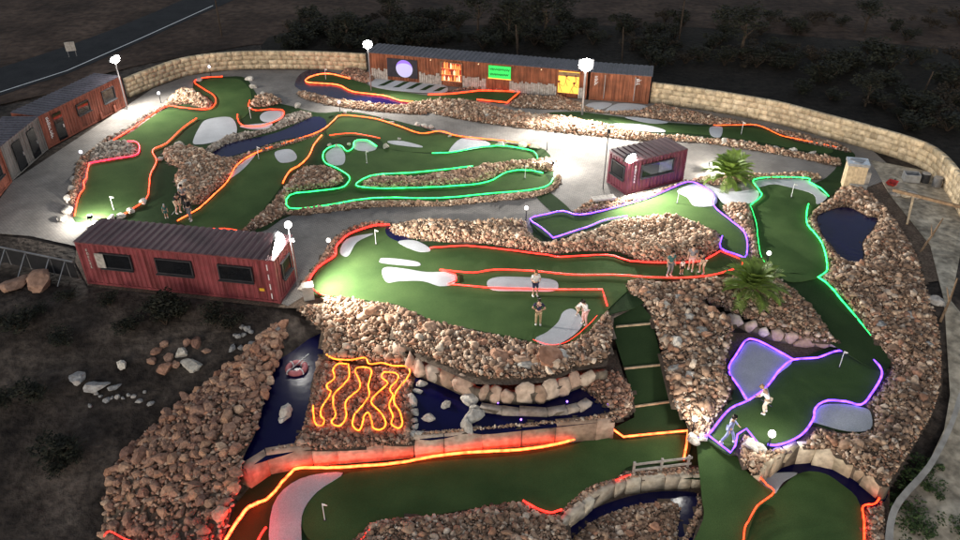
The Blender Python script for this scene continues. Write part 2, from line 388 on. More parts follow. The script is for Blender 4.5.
def rock_arrays(pts, size, pal, protos):
    """pts (n,3), size (n,) -> verts, faces, colours of n stones"""
    n = len(pts); R = rotmats(n); pal = np.array(pal)
    kind = RNG.integers(0, len(protos), n); cols = pal[RNG.integers(0, len(pal), n)]*RNG.uniform(0.75, 1.2, (n, 1))
    Vs, Fs, Cs, off = [], [], [], 0
    for k, (pv, pf) in enumerate(protos):
        idx = np.where(kind == k)[0]
        if not len(idx): continue
        v = np.einsum('nij,vj->nvi', R[idx], pv)*size[idx][:, None, None]+pts[idx][:, None, :]
        m = len(pv); Vs.append(v.reshape(-1, 3))
        Fs.append((pf[None]+(np.arange(len(idx))*m)[:, None, None]).reshape(-1, 3)+off); off += m*len(idx)
        Cs.append(np.repeat(cols[idx], m, 0))
    return np.concatenate(Vs), np.concatenate(Fs), np.concatenate(Cs)
def outline_world(px, z, sm=4, swap=False):
    return [proj(p, z) for p in (smooth(px, True, sm) if sm else px)]
def rock_bed(label, px, z, size=0.16, mound=0.25, pal='tan', holes=(), spread=0.45, sm=4, slope=0.6, hi=False, lift=0.0):
    """one planted bed of loose stones: a soil mound packed with stones"""
    size *= 0.55; mound *= 0.7
    W = outline_world(px, z, sm); poly = [(w.x, w.y) for w in W]
    hp = [[(proj(p, hz).x, proj(p, hz).y) for p in smooth(h, True, 4)] for h, hz in holes]
    xs = [p[0] for p in poly]; ys = [p[1] for p in poly]
    zf = z if callable(z) else (lambda x, y: z)
    def hgt(X, Y):
        d = edge_dist(X, Y, poly)
        for h in hp: d = np.minimum(d, edge_dist(X, Y, h))
        base = np.array([zf(x, y) for x, y in zip(X, Y)]) if callable(z) else np.full(X.shape, float(z))
        wob = 0.12*np.sin(X*1.7+Y*0.9)+0.1*np.sin(Y*2.3-X*0.6)
        return base+lift+np.minimum(d*slope, mound)*(1+wob*1.5)
    g = size*1.25
    gx, gy = np.meshgrid(np.arange(min(xs), max(xs)+g, g), np.arange(min(ys), max(ys)+g, g*0.87))
    gx[1::2] += g/2
    X = (gx+RNG.uniform(-0.33, 0.33, gx.shape)*g).ravel(); Y = (gy+RNG.uniform(-0.33, 0.33, gy.shape)*g).ravel()
    k = inside(X, Y, poly)
    for h in hp: k &= ~inside(X, Y, h)
    ed = edge_dist(X, Y, poly)
    for h in hp: ed = np.minimum(ed, edge_dist(X, Y, h))
    k &= ed > size*0.75
    X, Y, ed = X[k], Y[k], ed[k]
    s = 0.9*size*np.exp(RNG.normal(0, spread*1.25, len(X))); s = np.minimum(np.clip(s, size*0.4, size*3.2), np.maximum(ed*0.9, size*0.5))
    Z = hgt(X, Y)+s*0.10
    V, F, Cc = rock_arrays(np.stack([X, Y, Z], 1), s, PAL[pal], ROCK_MID if hi else ROCK_LO)
    # soil cells under the stones
    c = 0.3; cx, cy = np.meshgrid(np.arange(min(xs)-c, max(xs)+c, c), np.arange(min(ys)-c, max(ys)+c, c))
    cz = hgt(cx.ravel(), cy.ravel()).reshape(cx.shape)-0.03
    mx_, my_ = cx[:-1, :-1]+c/2, cy[:-1, :-1]+c/2
    kk = inside(mx_.ravel(), my_.ravel(), poly)
    for h in hp: kk &= ~inside(mx_.ravel(), my_.ravel(), h)
    ii, jj = np.where(kk.reshape(mx_.shape)); w = cx.shape[1]; a = ii*w+jj
    f2 = np.concatenate([np.stack([a, a+1, a+w+1], 1), np.stack([a, a+w+1, a+w], 1)])
    used, inv = np.unique(f2, return_inverse=True)
    v2 = np.stack([cx.ravel(), cy.ravel(), cz.ravel()], 1)[used]; f2 = inv.reshape(-1, 3)+len(V)
    V = np.concatenate([V, v2]); F = np.concatenate([F, f2]); Cc = np.concatenate([Cc, np.tile([[0.10, 0.072, 0.052]], (len(v2), 1))])
    o = link('rock_bed', mesh_np('rock_bed', V, F, Cc, 'rock'))
    return tag(o, label, 'rock bed', 'beds of loose stones', 'stuff')
PROTO_B = []
for i, (v, f) in enumerate(ROCK_HI):
    row = {}
    for mt in ('boulder', 'pale_boulder', 'grey_boulder', 'rust_boulder'):
        me = bpy.data.meshes.new('boulder'); me.from_pydata(v.tolist(), [], f.tolist()); me.materials.append(M[mt]); me.update(); row[mt] = me
    PROTO_B.append(row)
def boulder(p, r, mt, label, group, sink=0.25, tall=1.0):
    o = link('boulder', random.choice(PROTO_B)[mt]); o.location = (p.x, p.y, p.z+r*(0.55-sink)*tall)
    o.scale = (r, r*random.uniform(0.85, 1.1), r*tall*random.uniform(0.85, 1.1)); o.rotation_euler = (random.uniform(-.3, .3), random.uniform(-.3, .3), random.uniform(0, 6.3))
    return tag(o, label, 'rock', group)
# ------------------------------------------------------------ walls of stone blocks
def block_wall(name, label, top, z_top, z_bot, thick, course, blk, pal, jit=0.03, cat='stone wall', sm=6, top_jit=0.0, side=1, mortar=(0.16, 0.13, 0.10), stones=False):
    """stone wall along a line (world xy points); blocks in courses round a mortar core. z_top may be a list"""
    pts = top; L = [0]
    for a, b in zip(pts, pts[1:]): L.append(L[-1]+(Vector(b)-Vector(a)).length)
    def at(s):
        s = min(max(s, 0), L[-1]-1e-6)
        for i in range(len(L)-1):
            if s <= L[i+1]:
                t = (s-L[i])/max(1e-9, L[i+1]-L[i]); a, b = Vector(pts[i]), Vector(pts[i+1]); d = (b-a).normalized()
                return a.lerp(b, t), d, i+t
    def zt(i): 
        if not isinstance(z_top, (list, tuple)): return z_top
        j = min(int(i), len(z_top)-2); return z_top[j]+(z_top[j+1]-z_top[j])*(i-j)
    V, F, Cc = [], [], []
    def prism(s0, s1, z0, z1, y0, y1, col, j):
        o = len(V)
        for s in (s0, s1):
            p, d, _ = at(s); n = Vector((-d.y, d.x))
            for y in (y0, y1):
                for z in (z0, z1):
                    q = p+n*y+Vector((random.uniform(-j, j), random.uniform(-j, j)))
                    V.append((q.x, q.y, z+random.uniform(-j, j)*0.5))
        for q in ((0, 1, 3, 2), (4, 6, 7, 5), (0, 4, 5, 1), (2, 3, 7, 6), (1, 5, 7, 3), (0, 2, 6, 4)):
            a, b, c, d = (o+k for k in q); F.append((a, b, c)); F.append((a, c, d))
        Cc.extend([col]*8)
    s = 0
    n_c = None
    zmax = max(z_top) if isinstance(z_top, (list, tuple)) else z_top
    nc = max(1, round((zmax-z_bot)/course))
    step = 0.7; ss = 0
    while ss < L[-1]-0.05:
        e = min(L[-1], ss+step); i = at((ss+e)/2)[2]; k = .32 if stones else .5; prism(ss, e+0.01, z_bot-0.1, zt(i)-(.3 if stones else .05), -thick*k+0.05, thick*k-0.05, mortar, 0.0); ss = e
    for c in range(0 if stones else nc):
        s = -random.uniform(0, blk*0.5)
        while s < L[-1]-0.03:
            w = blk*random.uniform(0.6, 1.45); a = max(0, s); b = min(L[-1], s+w-0.02)
            if b-a > 0.06:
                i = at((a+b)/2)[2]; h = (zt(i)-z_bot)/nc
                col = random.choice(pal); k = random.uniform(0.8, 1.15)
                o = random.uniform(-1, 1)*jit
                prism(a, b, z_bot+c*h+0.008, z_bot+(c+1)*h-0.008+(random.uniform(-top_jit, top_jit) if c == nc-1 else 0), -thick/2-o, thick/2+o, tuple(v*k for v in col), jit)
            s += w
    if stones:
        s = 0.1
        while s < L[-1]-.1:
            p, d, i = at(s); h = max(.15, zt(i)-z_bot); w = blk*random.uniform(.7, 1.35); v, f = random.choice(ROCK_MID); col = np.array(random.choice(pal))*random.uniform(.85, 1.1); n = Vector((-d.y, d.x))
            a = random.uniform(-.25, .25); ca, sa = math.cos(a), math.sin(a); o = len(V)
            for q in v:
                x, z = q[0]*w*.50, q[2]*h*.92; x, z = x*ca-z*sa, x*sa+z*ca; y = q[1]*thick*.7
                V.append((p.x+d.x*x+n.x*y, p.y+d.y*x+n.y*y, z_bot+h*.5+z)); Cc.append(tuple(col))
            F.extend([tuple(int(k)+o for k in t_) for t_ in f]); s += w*.8
    me = mesh_np(name, np.array(V), np.array(F), np.array(Cc), 'block')
    return tag(link(name, me), label, cat)
def line_px(pts, z, sm=5):
    pp = smooth(pts, False, sm) if sm else pts
    return [(proj(p, z).x, proj(p, z).y) for p in pp]
CREAM = [(0.64, 0.51, 0.34), (0.60, 0.48, 0.32), (0.67, 0.54, 0.37), (0.58, 0.46, 0.30), (0.63, 0.49, 0.32)]
PINK = [(0.52, 0.38, 0.29), (0.58, 0.46, 0.36), (0.46, 0.32, 0.24), (0.60, 0.52, 0.43), (0.40, 0.28, 0.20)]
# ------------------------------------------------------------ light strips
def strip(label, px, matname, z=0.0, r=0.04, h=0.16, sm=4, closed=False, jit=0.012):
    pp = smooth(px, closed, sm) if sm else px
    pts = []
    for p in pp:
        q = proj(p, z); q.z += h+random.uniform(-jit, jit); q.x += random.uniform(-jit, jit); pts.append(q)
    o = MB().tube(pts, r, 6, closed=closed).build('light_strip', matname, None, True)
    return tag(o, label, 'LED strip', 'glowing LED strips round the greens')
# ------------------------------------------------------------ shipping containers
def corrugated(mb, L, z0, z1, mtx, dep=0.045, per=0.28, mi=0):
    n = max(2, int(L/per)); xs = []
    for i in range(n):
        a = i*L/n; w = L/n
        xs += [(a, 0), (a+w*0.28, 0), (a+w*0.45, dep), (a+w*0.83, dep)]
    xs.append((L, 0)); vs = []
    for z in (z0, z1): vs += [mtx @ Vector((x, d, z)) for x, d in xs]
    k = len(xs)
    return mb.add(vs, [(i, i+1, k+i+1, k+i) for i in range(k-1)], mi)
def container(name, label, p0, p1, L=None, W=2.44, H=2.6, wall='maroon_steel', roof='roof_maroon', group='shipping container buildings', z=0.0, over=0.0, cat='container'):
    """p0, p1: front bottom corners, left to right as the camera sees them. Local x runs along the front, y away from the camera"""
    a = P(*p0, z); b = P(*p1, z); d = b-a; L = L or d.length; rz = math.atan2(d.y, d.x)
    t = thing(name, label, cat, a, rz, group)
    m = MB()
    corrugated(m, L-0.2, 0.15, H-0.12, Matrix.Translation((0.1, 0.03, 0)))
    corrugated(m, L-0.2, 0.15, H-0.12, Matrix.Translation((L-0.1, W-0.03, 0)) @ Matrix.Rotation(PI, 4, 'Z'))
    corrugated(m, W-0.2, 0.15, H-0.12, Matrix.Translation((0.03, W-0.1, 0)) @ Matrix.Rotation(-PI/2, 4, 'Z'))
    corrugated(m, W-0.2, 0.15, H-0.12, Matrix.Translation((L-0.03, 0.1, 0)) @ Matrix.Rotation(PI/2, 4, 'Z'))
    m.box(0.1, L-0.1, 0.1, W-0.1, 0.12, 0.16)
    m.build('wall', wall, t)
    f = MB()
    for x in (0, L-0.14):
        for y in (0, W-0.14): f.box(x, x+0.14, y, y+0.14, 0, H)
    for y in (0.004, W-0.104):
        f.box(0.14, L-0.14, y, y+0.1, 0.03, 0.16); f.box(0.14, L-0.14, y, y+0.1, H-0.13, H-0.003)
    for x in (0.004, L-0.104):
        f.box(x, x+0.1, 0.14, W-0.14, 0.03, 0.16); f.box(x, x+0.1, 0.14, W-0.14, H-0.13, H-0.003)
    f.build('frame', wall, t)
    r = MB(); n = max(2, int((L+2*over)/0.42))
    prof = []
    for i in range(n):
        x = -over+i*(L+2*over)/n; w = (L+2*over)/n; prof += [(x, H+0.02), (x+w*0.3, H+0.02), (x+w*0.45, H+0.065), (x+w*0.85, H+0.065)]
    prof.append((L+over, H+0.02)); k = len(prof)
    vs = [Vector((x, y, zz)) for y in (-over-0.03, W+over+0.03) for x, zz in prof]+[Vector((x, y, H-0.001)) for y in (-over-0.03, W+over+0.03) for x, zz in prof]
    fs = [(i, i+1, k+i+1, k+i) for i in range(k-1)]+[(2*k+i, 2*k+i+1, i+1, i) for i in range(k-1)]+[(k+i, k+i+1, 3*k+i+1, 3*k+i) for i in range(k-1)]+[(0, k, 3*k, 2*k), (k-1, 3*k-1, 4*k-1, 2*k-1)]
    fs += [(2*k+i, 3*k+i, 3*k+i+1, 2*k+i+1) for i in range(k-1)]
    r.add(vs, fs); r.build('roof', roof, t)
    t['_L'] = L
    return t, L
def window(t, x0, x1, z0, z1, y=-0.02, glass='glass_dark', frame='dark_metal', sill=True, mtx=None, name='window'):
    """framed pane on a wall: the frame stands proud, the pane sits inside it; mtx turns it onto another face"""
    mtx = mtx or Matrix(); f = MB(); w = 0.07
    for q in ((x0, x1, z1-w, z1), (x0, x1, z0, z0+w), (x0, x0+w, z0+w, z1-w), (x1-w, x1, z0+w, z1-w)): f.box(q[0], q[1], y-0.05, y+0.06, q[2], q[3], 0, mtx)
    if sill: f.box(x0-0.05, x1+0.05, y-0.16, y-0.05, z0-0.04, z0+0.01, 0, mtx)
    fo = f.build(name, frame, t)
    MB().box(x0+w, x1-w, y-0.01, y+0.02, z0+w, z1-w, 0, mtx).build('pane', glass, fo)
    return fo
def marking(t, x, z0, z1, n, matname='white_paint', y=-0.015, w=0.22):
    """a vertical row of worn painted letters, too worn to read"""
    m = MB(); r = random.Random(n); h = (z1-z0)/n
    for i in range(n):
        z = z0+i*h; k = r.randint(0, 3); a, b = z+h*0.12, z+h*0.82
        m.box(x, x+0.045, y-0.01, y, a, b)
        if k != 1: m.box(x+0.047, x+w*r.uniform(.6, 1), y-0.01, y, a, a+0.04)
        if k != 2: m.box(x+0.047, x+w*r.uniform(.5, .9), y-0.01, y, b-0.045, b)
        if k == 3: m.box(x+w-0.05, x+w-0.01, y-0.011, y-0.001, a+0.05, b-0.05)
    return m.build('lettering', matname, t)
# ------------------------------------------------------------ people
def skin_mesh(name, verts, edges, radii, mats, parent, sub=1, root=0, faces_mat=None):
    me = bpy.data.meshes.new(name); me.from_pydata(verts, edges, [])
    o = bpy.data.objects.new(name, me); C.objects.link(o)
    o.modifiers.new('s', 'SKIN'); sv = me.skin_vertices[0].data
    for i, r in enumerate(radii):
        sv[i].radius = (r, r) if not isinstance(r, tuple) else r
        sv[i].use_root = (i == root)
    sb = o.modifiers.new('d', 'SUBSURF'); sb.levels = sub; sb.render_levels = sub
    bpy.context.view_layer.update()
    dg = bpy.context.evaluated_depsgraph_get()
    m2 = bpy.data.meshes.new_from_object(o.evaluated_get(dg)); m2.name = name
    bpy.data.objects.remove(o); m2.materials.clear(); m2.materials.append(M[mats])
    m2.polygons.foreach_set('use_smooth', [True]*len(m2.polygons)); m2.update()
    return link(name, m2, parent)
def person(label, at, rz, lean=0.05, arms='down', stride=0.0, scale=1.0, top='cloth_white', bottom='cloth_navy', long_legs=False, hair='hair_dark', long_hair=False, long_sleeves=False, knees=0.0, turn=0.0):
    """standing figure facing local -y"""
    scale *= .94; t = thing('person', label, 'person', at, rz, 'players on the course'); t.scale = (scale,)*3
    hz = 0.93-0.06*knees
    pel = Vector((0, 0.03, hz)); dirv = Vector((0, -math.sin(lean), math.cos(lean)))
    sp = pel+dirv*0.22; ch = pel+dirv*0.44; nk = pel+dirv*0.56
    hd = (dirv+Vector((0, -0.25, 0.25 if lean < .3 else -0.15))).normalized()
    h0 = nk+hd*0.07; h1 = h0+hd*0.085; h2 = h1+hd*0.075
    face = Vector((0, -1, 0))-hd*hd.dot(Vector((0, -1, 0))); face.normalize()
    V, E, R = [], [], []
    def add(p, r, par=None):
        V.append(Vector(p)[:]); R.append(r)
        if par is not None: E.append((par, len(V)-1))
        return len(V)-1
    ip = add(pel, (0.145, 0.11)); isp = add(sp, (0.125, 0.09), ip); ic = add(ch, (0.15, 0.10), isp); ink = add(nk, 0.055, ic)
    ih0 = add(h0, 0.062, ink); ih1 = add(h1, (0.078, 0.092), ih0); add(h2, 0.06, ih1)
    add(h1+face*0.105-hd*0.02, 0.014, ih1)
    sh, el, wr = [], [], []; legs = []
    for s in (-1, 1):
        a = ch+Vector((s*0.19, 0, 0))+dirv*0.04
        if arms == 'down': e = a+Vector((s*0.06, 0.03, -0.28)); w = e+Vector((s*0.01, -0.08, -0.25))
        elif arms == 'putt': e = a+Vector((-s*0.02, -0.10, -0.27)); w = Vector((s*0.035, a.y-0.26, e.z-0.20))
        elif arms == 'hips': e = a+Vector((s*0.16, 0.06, -0.24)); w = e+Vector((-s*0.13, -0.10, -0.16))
        elif arms == 'front': e = a+Vector((s*0.07, -0.02, -0.27)); w = e+Vector((-s*0.10, -0.23, 0.04))
        elif arms == 'swing': e = a+Vector((s*0.07, -s*0.14, -0.24)); w = e+Vector((0, -0.12-s*0.06, -0.20))
        ia = add(a, 0.062, ic); ie = add(e, 0.043, ia); iw = add(w, 0.030, ie); sh.append(a); el.append(e); wr.append(w)
        fd = (w-e).normalized(); side = fd.cross(Vector((0, 0, 1)) if abs(fd.z) < .9 else Vector((0, 1, 0))).normalized(); nrm = side.cross(fd)
        pm = w+fd*0.06; ipm = add(pm, (0.034, 0.022), iw)
        for k, ln in zip((-1.5, -0.5, 0.5, 1.5), (0.060, 0.078, 0.082, 0.070)):
            b = pm+side*k*0.019+fd*0.035; f1 = b+fd*ln*0.5+nrm*0.008; f2 = f1+fd*ln*0.35+nrm*0.025
            i1 = add(b, 0.010, ipm); i2 = add(f1, 0.0095, i1); add(f2, 0.008, i2)
        tb = w+fd*0.03+side*(-s)*0.04; i1 = add(tb, 0.011, iw); add(tb+fd*0.045+side*(-s)*0.012+nrm*0.015, 0.010, i1)
        hp = pel+Vector((s*0.095, 0, -0.06)); kn = Vector((s*(0.11+0.04*abs(knees)), -0.04-0.1*knees+s*stride*0.2, 0.50-0.03*knees)); an = Vector((s*(0.12+0.05*abs(knees)), 0.04+s*stride*0.42*1.0, 0.085))
        if stride: kn.y = 0.0-s*stride*0.18-0.03; an.y = 0.03-s*stride*0.34
        ih = add(hp, 0.092, ip); ik = add(kn, 0.062, ih); ia2 = add(an, 0.042, ik); it = add(an+Vector((s*0.02, -0.13, -0.05)), (0.042, 0.03), ia2)
        legs.append((hp, kn, an))
    skin_mesh('body', V, E, R, 'skin', t, 1)
    # clothing: shells a little larger than the body
    V, E, R = [], [], []
    i0 = add(pel-dirv*0.02, (0.165, 0.128)); i1 = add(sp, (0.143, 0.108), i0); i2 = add(ch, (0.165, 0.118), i1); add(nk-dirv*0.055, 0.085, i2)
    for s in (0, 1):
        a = add(sh[s], 0.078, i2); m = sh[s].lerp(el[s], 0.75); j = add(m, 0.062, a)
        if long_sleeves: k = add(el[s], 0.056, j); add(el[s].lerp(wr[s], 0.85), 0.045, k)
    skin_mesh('shirt', V, E, R, top, t, 1)
    V, E, R = [], [], []
    i0 = add(pel+Vector((0, 0, 0.02)), (0.160, 0.125))
    for s in (0, 1):
        hp, kn, an = legs[s]; a = add(hp, 0.108, i0); b = add(kn.lerp(hp, 0.12 if not long_legs else 0.0), 0.085 if not long_legs else 0.076, a)
        if long_legs: add(an.lerp(kn, 0.12), 0.060, b)
    skin_mesh('trousers' if long_legs else 'shorts', V, E, R, bottom, t, 1)
    V, E, R = [], [], []
    a = add(h1-face*0.02+hd*0.02, (0.088, 0.098)); add(h2-face*0.015+hd*0.012, 0.07, a)
    if long_hair: b = add(h0-face*0.075, 0.06, a); add(h0-face*0.09-hd*0.14, 0.045, b)
    else: add(h0-face*0.045+hd*0.03, 0.055, a)
    skin_mesh('hair', V, E, R, hair, t, 1)
    sd = hd.cross(face); em = MB()
    for s in (-1, 1): em.ball(h1+face*0.088+sd*s*0.032+hd*0.012, 0.011, 6)
    em.build('eyes', 'dark_metal', t)
    mm = MB(); mm.bar(h1+face*0.088-sd*0.022-hd*0.048, h1+face*0.088+sd*0.022-hd*0.048, 0.012); mm.build('mouth', 'cloth_pink', t)
    for s in (0, 1):
        an = legs[s][2]; q = MB(); x = an.x
        q.lathe([(0.052, 0), (0.060, 0.03), (0.052, 0.09), (0.045, 0.11)], (an.x, an.y, 0.0), 8); q.add([(x-0.05, an.y-0.01, 0), (x+0.05, an.y-0.01, 0), (x+0.05, an.y-0.16, 0), (x-0.05, an.y-0.16, 0), (x-0.045, an.y, .085), (x+0.045, an.y, .085), (x+0.035, an.y-0.15, .05), (x-0.035, an.y-0.15, .05)], [(0, 1, 2, 3), (4, 7, 6, 5), (0, 4, 5, 1), (1, 5, 6, 2), (2, 6, 7, 3), (3, 7, 4, 0)])
        q.build('shoe', 'cloth_white' if bottom != 'cloth_white' else 'cloth_grey', t)
    return t, [Matrix.LocRotScale(Vector(at), Matrix.Rotation(rz, 3, 'Z'), (scale,)*3) @ (w+(w-e).normalized()*0.07) for w, e in zip(wr, el)]
def club(label, hand, tip):
    """putter from the hands to a head on the turf"""
    h = Vector(hand); t = Vector(tip); th = thing('golf_putter', label, 'putter', t, 0, 'putters held by the players')
    d = h-t; MB().tube([(0, 0, 0.02), d*0.72], 0.011, 6).build('shaft', 'grey_metal', th)
    MB().tube([d*0.72, d*1.12], 0.017, 6).build('grip', 'black_cloth', th)
    MB().box(-0.06, 0.06, -0.018, 0.018, 0.004, 0.03).build('head', 'dark_metal', th)
# ------------------------------------------------------------ plants
def leaf_cloud(mb, c, rx, ry, rz, n, s, seed, mi=0):
    r = random.Random(seed)
    lob = [(Vector((r.gauss(0, .45)*rx, r.gauss(0, .45)*ry, r.uniform(-.35, .55)*rz)), r.uniform(0.3, 0.6)) for _ in range(9)]
    for _ in range(n):
        lc, lr = r.choice(lob); d = Vector((r.gauss(0, 1), r.gauss(0, 1), r.gauss(0, 1))).normalized()*lr*(r.random()**0.4)
        p = Vector(c)+lc+Vector((d.x*rx, d.y*ry, d.z*rz))
        if p.z < 0.03: p.z = 0.03+abs(p.z)*0.2
        q = Matrix.Rotation(r.uniform(0, 6.3), 3, 'Z') @ Matrix.Rotation(r.uniform(-1.2, 1.2), 3, 'X'); w = s*r.uniform(.6, 1.3)
        mb.add([p+q @ Vector(v) for v in ((-w*.5, 0, 0), (0, -w*.28, 0), (w*.55, 0, w*.1), (0, w*.28, 0))], [(0, 1, 2, 3)], mi)
def shrub_proto(kind, seed, label, group):
    t = thing('shrub' if kind != 'tree' else 'small_tree', label, 'shrub' if kind != 'tree' else 'tree', (0, 0, -50), 0, group)
    m = MB(); w = MB(); r = random.Random(seed)
    if kind == 'tree':
        leaf_cloud(m, (0, 0, 2.3), 1.5, 1.4, 1.3, 900, 0.24, seed)
        w.tube([(0, 0, 0), (0.05, 0.03, 0.9), (0, 0.1, 1.7), (0.1, 0, 2.5)], [0.13, 0.1, 0.08, 0.03])
        for k in range(5):
            a = k*1.3; w.tube([(0, 0.05, 1.1+0.2*k), (math.cos(a)*.7, math.sin(a)*.7, 1.9+0.2*k)], [0.05, 0.015], 5)
    else:
        leaf_cloud(m, (0, 0, 0.55), 1.0, 0.9, 0.65, 700, 0.17, seed)
        for k in range(7):
            a = k*0.9; w.tube([(0, 0, 0), (math.cos(a)*.25, math.sin(a)*.25, .4), (math.cos(a)*.6, math.sin(a)*.6, .8)], [0.03, 0.022, 0.008], 5)
    w.build('trunk' if kind == 'tree' else 'stem', 'bark', t)
    m.build('crown' if kind == 'tree' else 'foliage', {'brown': 'leaf_brown', 'green': 'leaf_green'}.get(kind, 'leaf_dark'), t)
    return t
def palm(label, at, leafm, rad, trunk, seed):
    t = thing('palm_tree', label, 'palm', at, 0, None); r = random.Random(seed)
    w = MB(); n = 7
    w.tube([(0, 0, trunk*i/(n-1)) for i in range(n)], [0.22-0.05*(i/(n-1))+0.02*(i % 2) for i in range(n)], 9); w.build('trunk', 'bark', t)
    m = MB()
    for k in range(46):
        a = k*2.399+r.uniform(-.2, .2); el = 1.45-1.45*(k/45)**1.1; L = rad*r.uniform(.8, 1.1)
        h = Vector((math.cos(a), math.sin(a), 0)); pet = []
        for i in range(9):
            u = i/8; bend = el-0.9*u*u
            pet.append((pet[-1] if pet else Vector((0, 0, trunk)))+(h*math.cos(bend)+Vector((0, 0, 1))*math.sin(bend))*(L/8 if i else 0))
        m.tube(pet, [0.025*(1-0.8*i/8) for i in range(9)], 4)
        sd = Vector((-h.y, h.x, 0))
        for i in range(2, 9):
            for s in (-1, 1):
                for o in (0, .5):
                    if i == 8 and o: continue
                    b = pet[i].lerp(pet[min(8, i+1)], o); ax = (pet[i]-pet[i-1]).normalized()
                    ll = L*0.34*(1-abs(i/8-0.62)*0.7)
                    tip = b+(sd*s*0.8+ax*0.75+Vector((0, 0, -0.12))).normalized()*ll; wv = ax.cross(sd).normalized()*0.006+ax*0.045
                    m.add([b-wv, b+wv, b.lerp(tip, .6)+wv*1.0, tip, b.lerp(tip, .6)-wv*1.0], [(0, 1, 2, 3, 4)])
    m.build('crown', leafm, t)
    return t
SKY, SUN, EXPO = 0.090, 0.16, 1.0
# ================================================================= setting
def grid_terrain():
    def axis(lo, hi, step, far):
        a = list(np.arange(lo, hi+.01, step)); s = step
        while a[-1] < far: s *= 1.35; a.append(a[-1]+s)
        s = step
        while a[0] > -far: s *= 1.35; a.insert(0, a[0]-s)
        return a
    xs = axis(-60, 60, 1.0, 900); ys = axis(8, 120, 1.0, 900)
    vs, fs = [], []; w = len(xs); r = random.Random(3)
    for y in ys:
        for x in xs:
            e = 0.0 if (abs(x) < 34 and y > 20) else 0.12
            vs.append((x, y, terr(x, y)+r.uniform(-e, e*0.3)))
    for j in range(len(ys)-1):
        for i in range(w-1): fs.append((j*w+i, j*w+i+1, (j+1)*w+i+1, (j+1)*w+i))
    m = MB(); m.add(vs, fs); struct(m.build('ground', 'wasteland', None, True))
grid_terrain()
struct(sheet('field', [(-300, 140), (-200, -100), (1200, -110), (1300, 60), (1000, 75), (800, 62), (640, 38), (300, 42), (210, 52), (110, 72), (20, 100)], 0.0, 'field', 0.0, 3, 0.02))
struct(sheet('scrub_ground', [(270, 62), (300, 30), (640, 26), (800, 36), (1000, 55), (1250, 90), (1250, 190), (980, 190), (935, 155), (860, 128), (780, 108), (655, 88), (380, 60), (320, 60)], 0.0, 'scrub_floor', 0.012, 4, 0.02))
struct(sheet('road', [(-260, 150), (0, 68), (90, 38), (160, 10), (330, -60), (430, -60), (300, -25), (213, 9), (140, 42), (67, 74), (0, 96), (-260, 195)], 0.0, 'asphalt', 0.02, 3, 0.05))
m = MB()
for a, b in zip([(0, 92), (67, 70.5), (140, 38.5)], [(67, 70.5), (140, 38.5), (213, 5.5)]):
    q, w = P(*a, 0.03), P(*b, 0.03); d = (w-q).normalized()*0; n = Vector((-(w-q).y, (w-q).x, 0)).normalized()*0.07
    m.add([q-n, w-n, w+n, q+n], [(0, 1, 2, 3)])
struct(m.build('road_marking', 'white_paint'))
T0 = [(30, 300), (75, 262), (88, 286), (200, 299), (283, 308), (296, 308), (330, 306), (373, 316), (394, 330), (417, 358), (445, 371), (475, 384), (510, 385), (550, 382), (575, 371), (607, 366), (611, 345), (614, 318), (640, 305), (700, 299), (735, 290), (765, 280), (778, 276), (820, 277), (845, 284), (900, 286), (945, 280), (945, 240), (915, 200), (870, 175), (700, 160), (300, 150), (80, 215)]
struct(sheet('terrace', T0[1:], -0.02, 'soil', 0, 0, 0, -3.6))
T1a = [(236, 474), (256, 430), (264, 400), (275, 370), (285, 330), (300, 312), (395, 335), (480, 365), (600, 350), (616, 350), (625, 380), (634, 398), (632, 415), (612, 416), (587, 420), (520, 424), (433, 433), (367, 440), (300, 446), (262, 453), (248, 462)]
struct(sheet('terrace', T1a, L1-0.02, 'soil', 0, 0, 0, -3.6))
T1b = [(690, 438), (700, 400), (705, 350), (735, 318), (800, 325), (840, 330), (900, 325), (945, 340), (942, 390), (930, 420), (912, 450), (893, 484), (857, 458), (827, 445), (800, 442), (773, 453), (757, 470), (742, 470), (737, 455), (730, 456), (708, 441)]
struct(sheet('terrace', T1b, L1-0.02, 'soil', 0, 0, 0, -3.6))
T2a = [(215, 575), (235, 505), (260, 475), (300, 455), (433, 445), (520, 435), (612, 425), (690, 425), (698, 436), (702, 480), (667, 478), (627, 479), (607, 488), (578, 508), (555, 525), (530, 575)]
struct(sheet('terrace', T2a, L2-0.02, 'turf', 0, 0, 0, -3.9))
T2b = [(698, 430), (760, 440), (800, 440), (890, 478), (888, 575), (684, 575), (694, 535), (703, 510), (702, 480)]
struct(sheet('terrace', T2b, L2-0.06, 'soil', 0, 0, 0, -3.9))
T3 = [(520, 580), (562, 505), (610, 478), (706, 472), (706, 580)]
struct(sheet('terrace', T3, L3-0.03, 'soil', 0, 0, 0, -4.2))
# paved path over the upper terrace
PATH = [(75, 246), (30, 236), (-20, 232), (-12, 215), (13, 181), (60, 150), (128, 105), (152, 89), (187, 76), (233, 70), (300, 70), (367, 70), (400, 80), (480, 88), (587, 100), (650, 103), (707, 111), (773, 123), (827, 138), (873, 151), (900, 175), (860, 190), (760, 205), (640, 220), (520, 235), (400, 250), (310, 292), (288, 306), (260, 296), (180, 288), (95, 275)]
struct(sheet('path', PATH, 0.0, 'pavers', 0.01, 0, 0.02))
struct(sheet('dirt_lot', [(870, 160), (930, 172), (965, 200), (1100, 210), (1300, 420), (1300, 620), (886, 600), (888, 545), (897, 503), (926, 468), (944, 430), (950, 395), (944, 300), (930, 245), (890, 195)], planez((300, 0.0), (520, -2.75), 0), 'dirt_lot', 0.02, 0, 0.05))
